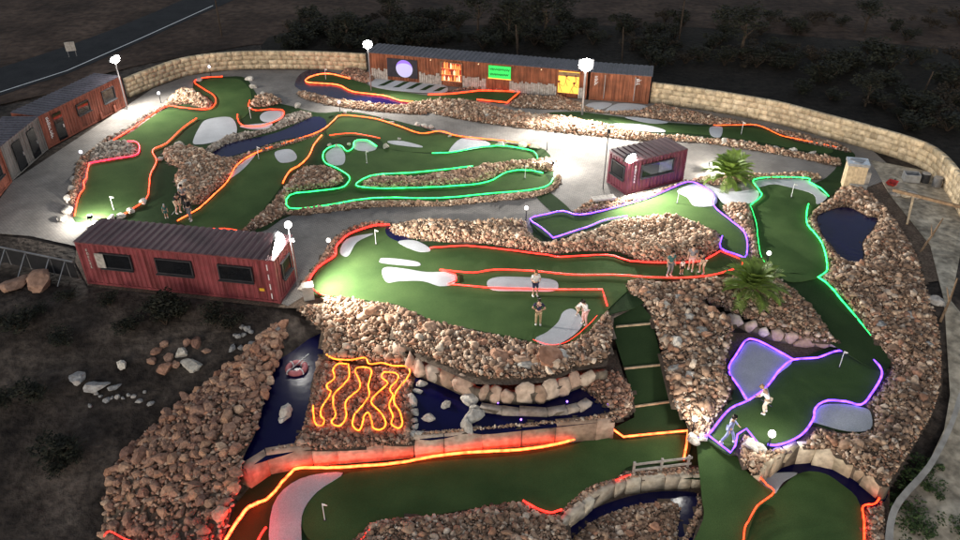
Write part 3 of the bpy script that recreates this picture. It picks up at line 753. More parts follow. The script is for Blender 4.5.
# turf ------------------------------------------------------------
def turf(px, z=0.0, off=0.03): return struct(sheet('turf', px, z, 'turf', off, 4, 0.04))
RAMP_A = planez((305, 0.0), (432, -2.12), 0); RAMP_B = planez((281, 0.0), (355, -0.9), 0); WALK = planez((440, -1.25), (545, -2.15), -.2, 1.5)
turf([(75, 222), (80, 196), (100, 162), (128, 140), (160, 112), (190, 95), (196, 80), (225, 77), (245, 78), (255, 92), (262, 100), (290, 106), (318, 113), (352, 112), (400, 122), (450, 135), (500, 142), (545, 150), (553, 175), (545, 188), (450, 200), (350, 208), (290, 216), (258, 233), (200, 232), (150, 224), (110, 219)])
turf([(545, 114), (575, 112), (605, 115), (650, 121), (700, 125), (757, 127), (793, 140), (835, 149), (855, 155), (847, 176), (838, 190), (826, 198), (812, 186), (826, 178), (836, 163), (800, 153), (740, 143), (690, 138), (640, 134), (590, 122)])
turf([(530, 190), (540, 186), (572, 212), (562, 220)], 0, 0.035)
turf([(305, 292), (312, 268), (333, 252), (338, 240), (360, 226), (395, 225), (430, 240), (480, 242), (530, 236), (530, 221), (547, 214), (613, 208), (647, 199), (690, 182), (722, 200), (735, 222), (752, 246), (752, 262), (742, 275), (700, 284), (660, 285), (640, 306), (612, 314), (600, 325), (575, 345), (545, 350), (500, 340), (430, 324), (380, 308), (330, 300)], 0, 0.02)
struct(sheet('turf', [(612, 306), (642, 306), (651, 317), (660, 353), (670, 400), (686, 426), (690, 434), (623, 440), (614, 428), (634, 418), (634, 398), (626, 375), (615, 340)], RAMP_A, 'turf', 0.03, 0, .04))
turf([(778, 276), (817, 278), (845, 305), (870, 336), (890, 358), (880, 372), (840, 350), (815, 330), (800, 300)], RAMP_B, 0.05)
turf([(700, 440), (727, 405), (733, 388), (725, 372), (735, 352), (745, 341), (757, 340), (793, 358), (817, 352), (840, 344), (868, 345), (890, 360), (884, 380), (872, 402), (870, 430), (840, 432), (813, 426), (800, 439), (780, 449), (757, 449), (746, 434), (740, 440), (730, 456), (706, 440)], L1, 0.03)
turf([(697, 438), (708, 438), (730, 454), (738, 458), (747, 472), (762, 485), (775, 495), (757, 510), (745, 545), (740, 570), (686, 570), (703, 520), (702, 500), (700, 480)], WALK, 0.03)
C.objects[-1].data.materials[0] = M['green']  # walkway brightened through the lighter green colour rather than by lamps
def green(label, px, z=0.0, off=0.05):
    return tag(sheet('putting_green', px, z, 'green', off, 4, 0.03), label, 'putting green', 'holes of the mini golf course')
green('far left putting green edged in red and orange light beside the paved path', [(76, 217), (81, 197), (88, 180), (92, 165), (135, 158), (141, 150), (128, 143), (116, 141), (133, 132), (150, 119), (168, 110), (200, 113), (214, 106), (217, 98), (204, 90), (198, 84), (212, 79), (224, 79), (240, 80), (250, 90), (252, 101), (253, 107), (240, 120), (215, 118), (205, 120), (197, 121), (183, 131), (167, 146), (154, 153), (158, 163), (151, 177), (146, 200), (130, 212), (119, 218)])
green('green lane between the two amber light strips below the blue ditch', [(180, 222), (201, 210), (228, 183), (238, 167), (261, 153), (288, 145), (320, 133), (324, 138), (314, 147), (309, 157), (298, 168), (288, 176), (282, 186), (262, 212), (246, 230), (205, 230)])
green('large green with a long sand patch below the orange strip by the upper path', [(326, 132), (334, 124), (343, 118), (373, 121), (397, 128), (420, 136), (440, 134), (460, 139), (505, 144), (500, 148), (455, 150), (430, 153), (390, 150), (379, 140), (350, 136), (333, 139)])
green('twin lane green outlined in mint green light with stones down its middle', [(291, 209), (291, 198), (317, 194), (340, 191), (349, 180), (338, 170), (327, 165), (324, 157), (329, 151), (340, 148), (353, 150), (380, 149), (432, 155), (453, 154), (490, 149), (507, 149), (533, 154), (538, 162), (530, 165), (500, 165), (470, 168), (420, 174), (383, 176), (362, 184), (372, 190), (407, 190), (453, 188), (487, 184), (507, 174), (540, 174), (549, 182), (543, 189), (530, 191), (493, 194), (440, 199), (373, 199), (323, 207)])
green('narrow green behind the blue moat in front of the long container row', [(350, 80), (330, 75), (317, 76), (307, 80), (309, 84), (337, 86), (353, 93), (383, 97), (400, 102), (413, 103), (428, 103), (477, 101), (505, 104), (519, 93), (480, 92), (453, 95), (428, 96), (400, 92), (373, 88), (365, 84)], 0, 0.07)
green('long thin green with sand patches running below the right stone wall', [(610, 118), (650, 124), (700, 127), (757, 129), (793, 142), (830, 149), (828, 154), (800, 150), (757, 142), (720, 137), (690, 134), (650, 131), (620, 124)], 0, 0.05)
green('green outlined in violet light in front of the small wine red container', [(553, 240), (530, 221), (547, 216), (563, 213), (580, 217), (613, 210), (647, 200), (667, 192), (687, 184), (700, 187), (715, 198), (713, 207), (727, 220), (743, 233), (747, 247), (745, 259), (737, 257), (720, 250), (722, 238), (713, 230), (673, 217), (627, 218), (587, 229)])
green('wide middle green where a couple plays beside long white sand patches', [(312, 289), (318, 271), (335, 259), (338, 249), (352, 237), (373, 230), (390, 229), (410, 241), (430, 250), (467, 248), (507, 252), (547, 258), (607, 258), (630, 264), (667, 266), (700, 264), (720, 254), (743, 262), (737, 270), (707, 278), (667, 280), (640, 281), (628, 291), (610, 308), (596, 325), (580, 338), (563, 344), (540, 345), (523, 340), (473, 330), (430, 320), (400, 306), (373, 302), (340, 297), (325, 296)])
green('tall right hand green edged in mint light between the palms and the heart shaped pond', [(753, 182), (773, 180), (807, 181), (820, 191), (827, 198), (807, 217), (807, 227), (820, 243), (825, 263), (825, 273), (816, 279), (787, 282), (769, 265), (762, 262), (758, 235), (751, 208), (761, 198)])
green('dark green outlined in violet light where a player bends beside a sand patch', [(727, 405), (745, 400), (762, 393), (793, 363), (817, 361), (833, 355), (860, 356), (880, 371), (880, 380), (870, 397), (860, 407), (827, 404), (813, 414), (809, 426), (800, 438), (780, 447), (757, 447), (746, 432), (737, 437), (730, 454), (710, 438)], L1)
green('long lower green under the glowing orange wall beside a wooden rail', [(318, 545), (303, 530), (304, 512), (318, 493), (345, 475), (367, 471), (433, 462), (517, 456), (563, 448), (600, 438), (623, 441), (685, 436), (683, 461), (632, 466), (615, 480), (590, 488), (562, 511), (550, 514), (537, 511), (523, 502), (480, 508), (440, 515), (377, 526), (350, 545)], L2)
green('rounded green at the bottom right edge inside a blue water channel', [(742, 560), (747, 524), (758, 508), (774, 495), (797, 475), (820, 473), (840, 484), (860, 506), (863, 560)], L2)
# sand patches ------------------------------------------------------------
def sand(label, px, z=0.0, off=0.07):
    return tag(sheet('sand_patch', px, z, 'sand_felt', off, 4, 0.03), label, 'sand bunker', 'pale sand patches on the greens')
sand('crumpled pale sand patch on the far left green beside the dark blue ditch', [(193, 143), (200, 127), (208, 120), (230, 118), (237, 128), (233, 137), (213, 143), (200, 145)])
sand('small pale sand patch inside the red light curl at upper left', [(260, 117), (267, 112), (282, 112), (283, 118), (273, 123), (263, 122)])
sand('sliver of pale sand along the red light curl at upper left', [(240, 127), (253, 125), (272, 124), (268, 129), (253, 130)])
sand('small round sand patch between the two amber strips', [(275, 153), (290, 150), (297, 157), (293, 162), (280, 163)])
sand('tapered sand corner against the amber strip beside the tan rocks', [(228, 180), (238, 167), (256, 154), (248, 165), (238, 174)])
sand('grey sand patch filling the left loop of the mint light strip', [(326, 155), (338, 147), (345, 155), (343, 165), (330, 165)], 0, .075)
sand('smaller grey sand patch in the upper loop of the mint light strip', [(355, 143), (367, 142), (377, 148), (370, 152), (355, 150)], 0, .075)
sand('pale sand hump on the right end of the mint lit green', [(450, 150), (460, 140), (473, 139), (488, 143), (487, 147), (453, 153)], 0, .08)
sand('thin grey sand sliver at the top of the mint lit green', [(388, 142), (403, 142), (422, 147), (417, 148), (393, 145)], 0, .08)
sand('narrow white sand strip left of the long one on the middle green', [(380, 261), (383, 259), (400, 260), (418, 263), (417, 267), (383, 264)])
sand('brightest bone shaped white sand patch on the middle green', [(382, 273), (387, 268), (407, 270), (427, 273), (450, 273), (457, 278), (453, 285), (440, 287), (423, 282), (400, 282), (387, 283)])
sand('long pale oval sand patch behind the standing couple', [(487, 283), (497, 278), (523, 278), (550, 280), (558, 285), (553, 292), (520, 292), (493, 291)])
sand('pale sand wedge by the stones at the back of the middle green', [(398, 243), (413, 241), (427, 247), (430, 252), (417, 252)])
sand('shaded sand crescent at the left end of the middle green', [(340, 253), (347, 240), (367, 235), (373, 235), (357, 243), (348, 257)])
sand('grey sand patch beside the person in white on the middle green', [(535, 340), (547, 333), (558, 323), (563, 313), (573, 310), (582, 320), (580, 330), (563, 343), (547, 347)])
sand('grey sand patch at the top of the violet lit green by the palm', [(677, 192), (693, 185), (710, 190), (717, 198), (714, 206), (695, 207), (687, 198)])
sand('grey slab of felt between the violet lit green and the upper palm', [(704, 184), (727, 192), (757, 191), (753, 203), (727, 205), (718, 198)], 0, .06)
sand('pale sand rim across the top of the tall right hand green', [(755, 182), (773, 180), (807, 181), (820, 192), (827, 198), (817, 205), (813, 195), (790, 188), (773, 185), (757, 188)])
sand('large grey sand patch inside the violet loop under the pink stone wall', [(761, 392), (747, 402), (737, 386), (728, 372), (738, 356), (746, 344), (756, 343), (773, 351), (792, 362), (778, 375)], L1)
sand('grey sand patch at the right of the dark violet lit green', [(812, 422), (820, 407), (840, 405), (860, 408), (870, 413), (870, 430), (847, 432), (817, 424)], L1)
sand('white sand patch beside the blue channel at the bottom right', [(760, 476), (775, 474), (797, 474), (783, 483), (774, 495), (763, 486)], L2)
sand('curved pale sand patch at the left end of the lower green', [(272, 560), (273, 507), (300, 480), (343, 474), (317, 493), (302, 517), (300, 560)], L2, .08)
sand('pale sand strip on the upper green below the lit container', [(608, 125), (640, 125), (663, 130), (660, 133), (613, 129)])
sand('white floodlit sand strip on the upper green', [(625, 118), (645, 119), (668, 123), (650, 124)])
sand('small grey sand pad across the upper right green', [(710, 128), (722, 128), (720, 138), (711, 136)])
sand('grey felt pad before the brown container at its right end', [(606, 113), (618, 104), (645, 106), (643, 111)], 0, .05)
sand('grey felt pad in front of the yellow window', [(528, 102), (535, 97), (560, 98), (574, 102), (568, 106)], 0, .05)
sand('grey felt pad at the foot of the tall lamp', [(585, 108), (592, 103), (612, 104), (600, 110)], 0, .05)
sp = sand('grey sloped platform with five dark slots below the planet picture', [(368, 83), (376, 78), (400, 79), (440, 85), (448, 90), (440, 94), (400, 92), (375, 88)], 0, .10)
for i, (a, b) in enumerate([((381, 85.5), (393, 80)), ((396, 87.2), (407, 81.5)), ((409, 88.7), (420, 83)), ((422.5, 90), (432, 85)), ((436, 91), (444, 87))]):
    q, w = P(*a, 0.12), P(*b, 0.12); n = Vector((0.28, 0.03, 0))
    o = ngon([q-n, q+n, w+n, w-n], 'slot', 'turf', 0.015); o.parent = sp
# water ------------------------------------------------------------
def water(px, z=0.0, off=0.045): return struct(sheet('water', px, z, 'water', off, 4, 0.02))
water([(213, 152), (220, 145), (247, 140), (277, 133), (300, 123), (315, 117), (325, 120), (325, 128), (310, 135), (277, 142), (247, 152), (230, 157), (217, 157)])
water([(295, 84), (300, 75), (312, 70), (330, 72), (345, 77), (352, 82), (373, 90), (400, 97), (410, 104), (385, 105), (350, 102), (330, 98), (308, 93), (297, 88)], 0, .05)
water([(386, 229), (396, 228), (410, 240), (402, 243), (388, 237)], 0, .06)
water([(817, 220), (827, 212), (847, 208), (867, 217), (877, 220), (870, 233), (862, 243), (863, 255), (860, 265), (843, 260), (827, 243)])
water([(289, 318), (322, 330), (323, 352), (318, 372), (311, 395), (305, 420), (300, 448), (270, 460), (245, 468), (236, 474), (238, 455), (252, 430), (261, 400), (270, 375), (281, 345)], L1)
water([(415, 380), (425, 370), (447, 376), (468, 395), (470, 412), (468, 432), (420, 440), (414, 410)], L1)
water([(470, 384), (500, 393), (530, 398), (555, 396), (585, 386), (596, 394), (616, 414), (612, 421), (525, 431), (474, 434), (470, 415)], L1, .05)
water([(757, 476), (775, 462), (800, 452), (840, 462), (886, 490), (876, 509), (860, 507), (840, 484), (820, 473), (797, 474)], L2)
water([(552, 560), (575, 522), (607, 504), (650, 493), (694, 493), (700, 503), (694, 525), (682, 560)], L3)
# ================================================================= rock beds
B = rock_bed
B('tan stone bed at left between the two amber and red lit greens', [(163, 152), (175, 147), (200, 148), (215, 156), (232, 160), (240, 165), (228, 180), (213, 193), (200, 205), (187, 203), (178, 190), (174, 178), (180, 170), (166, 163)], 0, .13, .4)
B('narrow stone bank along the upper rim of the dark blue ditch', [(205, 150), (222, 140), (230, 136), (265, 131), (288, 116), (302, 112), (312, 117), (285, 128), (253, 138), (228, 145), (214, 153)], 0, .13, .3, 'grey')
B('low stone rim along the lower side of the dark blue ditch', [(215, 158), (230, 158), (250, 153), (278, 144), (312, 136), (322, 130), (318, 136), (285, 147), (256, 155), (236, 163)], 0, .11, .2, 'dark')
B('small stone heap inside the red light curl at upper left', [(250, 103), (263, 95), (283, 102), (268, 107), (253, 107)], 0, .16, .4)
B('pale stone heap where the red strip meets the orange one at upper left', [(165, 103), (183, 90), (197, 93), (213, 103), (208, 110), (187, 105), (167, 107)], 0, .18, .5, 'pale')
B('grey stone bed enclosed by the pink light strip on the far left', [(92, 152), (100, 145), (128, 143), (139, 150), (133, 157), (93, 163)], 0, .16, .35, 'grey')
B('dark stone edging beside the far left path', [(67, 200), (72, 185), (78, 162), (92, 150), (110, 137), (112, 141), (94, 154), (87, 168), (80, 187), (76, 205)], 0, .14, .25, 'dark')
B('stone edging between the far left path and the red strip', [(112, 138), (130, 126), (150, 112), (166, 105), (167, 108), (150, 117), (133, 130), (116, 141)], 0, .12, .2, 'grey')
B('stone bank left of the corner of the mint light strip', [(240, 233), (262, 213), (283, 190), (300, 170), (325, 168), (344, 178), (335, 187), (305, 191), (288, 197), (288, 213), (262, 228)], 0, .14, .35, 'tan')
B('long ridge of stones between the two mint lit lanes', [(361, 186), (373, 178), (400, 179), (440, 175), (473, 169), (493, 165), (527, 162), (553, 160), (556, 172), (527, 170), (507, 172), (487, 181), (453, 186), (407, 188), (373, 189)], 0, .14, .4, 'pale')
B('stone edging between the mint lit lane and the lower path', [(290, 212), (373, 202), (440, 202), (493, 196), (533, 192), (550, 187), (556, 176), (562, 178), (556, 190), (533, 198), (493, 202), (440, 207), (373, 208), (300, 216)], 0, .12, .25, 'pale')
B('broad pale stone island between the violet strip and the red strips', [(390, 227), (420, 221), (457, 222), (490, 223), (523, 221), (530, 233), (543, 243), (555, 243), (575, 237), (593, 231), (627, 219), (673, 218), (713, 231), (721, 240), (719, 250), (700, 260), (667, 263), (640, 262), (620, 253), (590, 252), (547, 254), (513, 249), (480, 244), (440, 243), (417, 240), (395, 236)], 0, .15, .6, 'pale')
B('stone edging along the left curve of the middle green', [(298, 288), (318, 262), (330, 243), (350, 228), (380, 222), (392, 226), (373, 228), (350, 235), (338, 248), (335, 257), (318, 270), (308, 287)], 0, .13, .25, 'red')
B('stone bank between the long upper path and the far greens', [(405, 106), (430, 101), (477, 103), (505, 111), (545, 116), (590, 122), (640, 134), (690, 138), (740, 143), (790, 152), (836, 160), (838, 167), (800, 159), (740, 149), (697, 143), (640, 141), (560, 133), (473, 122), (420, 111)], 0, .15, .35, 'tan')
B('stone strip between the blue moat and the upper path', [(300, 92), (350, 102), (400, 106), (425, 110), (420, 115), (350, 109), (306, 100)], 0, .13, .25, 'tan')
B('stone bed in front of the long container row', [(448, 92), (470, 90), (500, 92), (521, 95), (508, 106), (530, 109), (575, 111), (606, 114), (650, 118), (640, 112), (605, 112), (590, 109), (575, 103), (560, 97), (530, 97), (500, 90), (470, 88)], 0, .13, .25, 'dark')
B('reddish stone bed left of the planet picture', [(340, 76), (350, 68), (369, 74), (378, 78), (368, 84), (352, 80)], 0, .14, .35, 'red')
B('stone bed below the right stone wall beside the thin green', [(640, 117), (655, 106), (690, 113), (773, 129), (835, 145), (853, 153), (830, 149), (793, 140), (760, 127), (728, 126), (700, 124)], 0, .13, .45, 'dark')
B('stone strip between the wine red container and the violet strip', [(573, 212), (593, 202), (625, 198), (665, 188), (684, 181), (688, 183), (665, 191), (647, 199), (613, 209), (580, 216)], 0, .13, .25, 'tan')
B('stone bed between the violet lit green and the tall right hand green', [(722, 206), (747, 204), (752, 215), (757, 240), (759, 258), (751, 261), (747, 240), (731, 221)], 0, .14, .35, 'tan')
B('thin stone strip on the lower edge of the path by the upper palm', [(690, 181), (720, 175), (760, 175), (807, 173), (822, 179), (807, 180), (753, 181), (720, 186), (704, 184)], 0, .13, .25, 'pale')
BIG = RAMP_B
B('large dark stone slope around the heart shaped pond at right', [(830, 200), (838, 190), (850, 187), (870, 195), (890, 215), (905, 235), (918, 260), (928, 290), (938, 320), (942, 350), (940, 390), (930, 420), (912, 450), (893, 480), (886, 487), (868, 476), (850, 466), (828, 452), (803, 449), (815, 430), (840, 434), (870, 432), (872, 412), (864, 407), (874, 397), (884, 380), (891, 365), (886, 356), (870, 337), (845, 303), (820, 279), (826, 274), (826, 262), (820, 243), (808, 227), (808, 217), (818, 207)], BIG, .16, .5, 'dark', holes=[([(817, 220), (827, 212), (847, 208), (867, 217), (877, 220), (870, 233), (862, 243), (863, 255), (860, 265), (843, 260), (827, 243)], 0)])
MIDS = 0.0
B('broad tan stone slope between the middle green and the curved pink wall', [(318, 300), (340, 298), (373, 303), (400, 307), (430, 321), (473, 331), (523, 341), (540, 346), (563, 346), (582, 336), (597, 322), (607, 311), (614, 325), (612, 345), (606, 361), (575, 369), (547, 378), (510, 380), (478, 378), (449, 367), (422, 356), (393, 341), (393, 332), (380, 320), (350, 312)], MIDS, .17, .2, 'tan', sm=3)
B('steep stone bank above the fire lit bed at left', [(297, 308), (330, 305), (373, 315), (392, 327), (396, 345), (420, 360), (405, 368), (390, 370), (365, 363), (332, 361), (321, 350), (322, 335), (311, 323)], planez((310, -0.02), (368, -1.0)), .17, .35, 'tan')
B('stone bed under the glowing orange flame lines', [(318, 358), (335, 363), (392, 370), (412, 376), (414, 400), (412, 442), (400, 446), (300, 450), (303, 425), (310, 395)], L1, .13, .2, 'red')
B('thin stone strip on top of the glowing orange wall', [(262, 455), (300, 443), (410, 438), (420, 433), (520, 424), (605, 414), (622, 398), (632, 403), (630, 413), (600, 421), (520, 428), (433, 436), (367, 442), (300, 448)], L1, .12, .2, 'tan')
B('triangular stone bed at the right end of the narrow pool', [(579, 386), (597, 376), (612, 371), (625, 380), (634, 395), (632, 412), (617, 422), (608, 420), (613, 414), (590, 397)], L1, .15, .4, 'red')
R22 = planez((272, 0.0), (345, -0.75), 0)
R21 = planez((285, 0.0), (430, -1.1))
B('tall stone bank between the stepped ramp and the violet lit sand', [(625, 290), (633, 280), (667, 283), (715, 278), (733, 280), (727, 293), (703, 303), (722, 315), (735, 328), (730, 350), (726, 372), (732, 388), (726, 405), (705, 434), (692, 434), (686, 425), (670, 400), (660, 353), (650, 317), (640, 305)], R21, .19, .4, 'tan')
B('dark stone bed around the lower palm above the pink stone wall', [(718, 290), (733, 275), (745, 262), (760, 263), (778, 278), (797, 293), (815, 310), (830, 333), (838, 343), (817, 343), (787, 337), (750, 321), (727, 311), (705, 303)], R22, .14, .35, 'dark')
B('stone bed at the bottom edge below the lower green', [(352, 560), (365, 529), (377, 521), (440, 515), (480, 508), (523, 502), (537, 511), (550, 515), (562, 519), (555, 560)], L2, .14, .4, 'tan')
B('stone strip above the pale wall beside the wooden rail', [(560, 512), (588, 487), (615, 478), (632, 471), (690, 467), (700, 470), (698, 476), (640, 479), (605, 489), (572, 511)], L2, .11, .08, 'tan')
B('dark stone island in the bottom channel', [(562, 560), (590, 523), (627, 507), (670, 502), (681, 508), (680, 522), (664, 560)], L3, .13, .35, 'dark')
B('stone edging right of the bottom channel', [(696, 490), (704, 505), (702, 522), (690, 540), (676, 560), (670, 560), (688, 525), (696, 505)], planez((490, -2.3), (540, -2.4)), .13, .25, 'tan')
B('pale stone heap beside the globe lamp at the foot of the violet lit green', [(739, 442), (746, 435), (757, 448), (775, 450), (790, 451), (770, 462), (757, 475), (747, 472), (739, 458)], L1, .16, .35, 'pale')
B('stone strip at the right of the bottom right green', [(864, 510), (875, 508), (884, 500), (884, 560), (866, 560)], L2, .13, .3, 'tan')
B('pale stones spilling around the strip corner left of the lower violet green', [(689, 424), (700, 424), (712, 428), (704, 440), (692, 441)], L1, .15, .25, 'pale')
# embankment at the left: ground, big stones, filler
TOPL = smooth([(291, 322), (283, 345), (272, 375), (264, 400), (256, 430), (244, 455), (240, 475), (234, 500), (218, 560)], False, 8)
BOTL = smooth([(262, 336), (238, 360), (207, 383), (177, 406), (152, 428), (127, 452), (108, 478), (104, 510), (100, 560)], False, 8)
tw = [P(a, b, -0.75-0.5*max(0, i-40)/24) for i, (a, b) in enumerate(TOPL)]; bw = [PT(a, b)+Vector((0, 0, 0.05)) for a, b in BOTL]
def emb(u, v):
    i = min(len(tw)-2, int(u*(len(tw)-1))); f = u*(len(tw)-1)-i
    a = tw[i].lerp(tw[i+1], f); b = bw[i].lerp(bw[i+1], f); q = a.lerp(b, v); q.z += 0.28*math.sin(v*PI); return q
nu, nv = 48, 12
m = MB(); m.add([emb(i/nu, j/nv)-Vector((0, 0, 0.06)) for i in range(nu+1) for j in range(nv+1)], [(i*(nv+1)+j, (i+1)*(nv+1)+j, (i+1)*(nv+1)+j+1, i*(nv+1)+j+1) for i in range(nu) for j in range(nv)])
struct(m.build('slope', 'soil'))
GRP = {}
EB = []
tries = 0
while tries < 9000 and len(EB) < 205:
    tries += 1
    u, v = random.random(), random.random(); q = emb(u, v); r = random.choice([0.2, 0.24, 0.28, 0.32, 0.38])*(0.85+0.3*u)
    if all((q-e[0]).length > (r+e[1])*0.68 for e in EB): EB.append((q, r, u, v))
for q, r, u, v in EB:
    red = u > 0.3 and random.random() < 0.6
    boulder(q, r, 'rust_boulder' if red else 'boulder', ('rusty brown boulder packed into the steep left bank' if red else 'tan boulder packed into the steep left bank'), ('rusty boulders of the left bank' if red else 'tan boulders of the left bank'), 0.3)
fp, fr = [], []
for _ in range(3200):
    u, v = random.random(), random.random(); q = emb(u, v); fp.append(q[:]); fr.append(random.uniform(0.07, 0.17))
V, F, Cc = rock_arrays(np.array(fp), np.array(fr), PAL['red'], ROCK_LO)
tag(link('rock_fill', mesh_np('rock_fill', V, F, Cc, 'rock')), 'smaller reddish stones filling the steep bank of boulders at left', 'rock fill', None, 'stuff')
# single boulders that stand out -----------------------------------------
def rocks(items, z, mt, label, group, tall=1.0, sink=0.25):
    for it in items:
        px, py, r = it[:3]
        p = PT(px, py) if z is None else proj((px, py), z)
        boulder(p, r, mt, label, group, sink, tall)
cv = lambda pts, k=1.0: [(400+x/4, 350+y/4, 1.5*r*k/4/24) for x, y, r in pts]
rocks(cv([(110, 62, 22), (90, 100, 15), (85, 138, 17), (74, 170, 15), (50, 212, 24), (62, 250, 16), (56, 285, 16), (62, 312, 15), (76, 336, 14), (45, 338, 14)]), L1, 'pale_boulder', 'pale boulder in the row on the left rim of the small boulder pool', 'pale boulders on the left rim of the small pool')
rocks(cv([(148, 86, 18), (176, 104, 17), (212, 122, 20), (244, 138, 24), (270, 160, 18)]), L1, 'pale_boulder', 'pale boulder in the row behind the small boulder pool', 'pale boulders behind the small pool')
rocks(cv([(282, 200, 40), (300, 240, 24), (290, 275, 36), (268, 310, 24)]), L1, 'pale_boulder', 'pale boulder on the dam between the two lower pools', 'pale boulders between the lower pools')
rocks([(447, 406, .26)], L1, 'pale_boulder', 'lone pale rock in the small pool, farther of the two', None, 1.2)
rocks([(430, 420, .28)], L1, 'pale_boulder', 'lone pale pointed rock in the small pool, nearer of the two', None, 1.3)
rocks([(285, 416, .42)], L1, 'pale_boulder', 'large white rock standing in the left canal', None, 1.3)
rocks([(283, 420, .26)], L1, 'pale_boulder', 'smaller white rock leaning on the large one in the left canal', None, 1.0)
rocks([(80, 380, .5), (95, 389, .52), (114, 389, .32)], None, 'grey_boulder', 'large grey boulder lying on the dark waste ground', 'large grey boulders on the waste ground')
rocks([(122, 367, .34), (182, 355, .34), (193, 368, .5)], None, 'pale_boulder', 'pale boulder on the dark rubble above the left bank', 'pale boulders on the dark rubble')
rocks([(165, 370, .42), (158, 352, .3), (176, 365, .36), (170, 359, .33), (196, 345, .4), (152, 362, .3), (188, 344, .26), (206, 352, .22), (165, 346, .25)], None, 'rust_boulder', 'rusty boulder in the dark rubble pile below the container', 'rusty boulders in the rubble pile')
rocks([(14, 287, .8), (42, 285, .85)], None, 'rust_boulder', 'big rusty boulder by the fence left of the long container', 'big rusty boulders by the fence', .8)
rocks([(300+random.uniform(-75, -50)+k*2.2, 338+random.uniform(-9, 12)-k*.4, random.uniform(.12, .24)) for k in range(14)]+[(90+k*5.5, 397+random.uniform(-5, 10), random.uniform(.1, .2)) for k in range(12)], None, 'grey_boulder', 'small grey rock scattered over the dark waste ground', 'small grey rocks on the waste ground')
rocks([(383, 119, .2), (392, 123, .22), (398, 126, .18), (345, 113, .2), (352, 112, .16), (418, 125, .3), (425, 127, .42), (431, 128, .25), (450, 137, .2), (470, 138, .18), (505, 143, .22), (523, 147, .4), (536, 147, .5)], 0, 'pale_boulder', 'pale boulder on the orange strip beside the upper path', 'pale boulders along the orange strip', 1.0)
rocks([(443, 106, .34), (464, 108, .36), (487, 118, .32), (510, 119, .4), (526, 124, .3), (535, 125, .3), (700, 140, .3), (724, 144, .42), (742, 145, .36), (776, 150, .4), (793, 152, .34), (812, 155, .42), (560, 128, .34), (600, 132, .36), (640, 136, .34)], 0, 'pale_boulder', 'pale boulder in the stone bank above the upper path', 'pale boulders in the upper stone bank')
rocks([(69, 201, .4), (72, 190, .35), (68, 213, .42), (64, 220, .4), (75, 180, .3)], 0, 'pale_boulder', 'pale boulder at the left corner of the far left green', 'pale boulders by the far left green')
rocks([(131, 212, .3), (143, 203, .36), (122, 218, .34), (112, 220, .36)], 0, 'pale_boulder', 'pale boulder on the orange strip at the foot of the far left green', 'pale boulders at the foot of the far left green')
rocks([(180, 146, .35), (189, 168, .4), (187, 187, .55), (190, 193, .4), (160, 160, .3), (187, 97, .5), (193, 96, .4), (199, 81, .35), (182, 94, .35), (264, 97, .45), (270, 99, .35), (298, 107, .36), (253, 88, .35), (250, 80, .35)], 0, 'pale_boulder', 'pale boulder among the upper left greens', 'pale boulders among the upper left greens')
rocks([(330, 146, .22), (349, 145, .22), (386, 148, .3), (399, 140, .2), (335, 175, .3), (337, 147, .22), (500, 146, .34), (520, 166, .3), (545, 166, .45)], 0, 'pale_boulder', 'pale boulder beside the mint light strip', 'pale boulders by the mint light strip')
rocks([(373, 314, .55), (390, 322, .5), (350, 306, .4), (430, 331, .45), (497, 358, .6), (445, 346, .5), (524, 364, .55), (552, 362, .9), (480, 344, .55)], -0.05, 'boulder', 'large tan boulder on the slope below the middle green', 'large tan boulders on the middle slope', .9)
rocks([(547, 364, .8), (560, 360, .7), (533, 367, .7)], -0.05, 'pale_boulder', 'flat pale slab on the slope above the curved pink wall', 'flat pale slabs on the slope', .45)
rocks([(676, 347, .55), (650, 297, .45), (665, 310, .5), (690, 320, .45), (680, 300, .45), (700, 335, .4), (665, 340, .45), (672, 372, .45), (708, 384, .4), (690, 378, .4), (678, 405, .4), (692, 358, .4), (704, 360, .38)], R21, 'pale_boulder', 'pale boulder on the stone bank beside the stepped ramp', 'pale boulders beside the stepped ramp', 1.0)
rocks([(892, 272, .4), (881, 302, .42), (872, 318, .42), (900, 290, .36), (914, 375, .4), (905, 318, .35)], BIG, 'rust_boulder', 'rusty orange boulder on the large right stone slope', 'rusty boulders on the right slope', 1.0, 0.0)
rocks([(890, 250, .35), (908, 318, .4), (915, 340, .36), (926, 348, .4), (880, 330, .4), (934, 305, .5)], BIG, 'grey_boulder', 'grey boulder on the large right stone slope', 'grey boulders on the right slope', 1.0, 0.0)
rocks([(693, 440, .3), (700, 439, .35), (752, 450, .5), (757, 453, .45)], L1, 'pale_boulder', 'pale boulder at a corner of the lower violet strip', 'pale boulders by the lower violet strip')
rocks([(307, 290, .42)], 0, 'pale_boulder', 'pale boulder at the left corner of the middle green by the long container', None, 1.3)
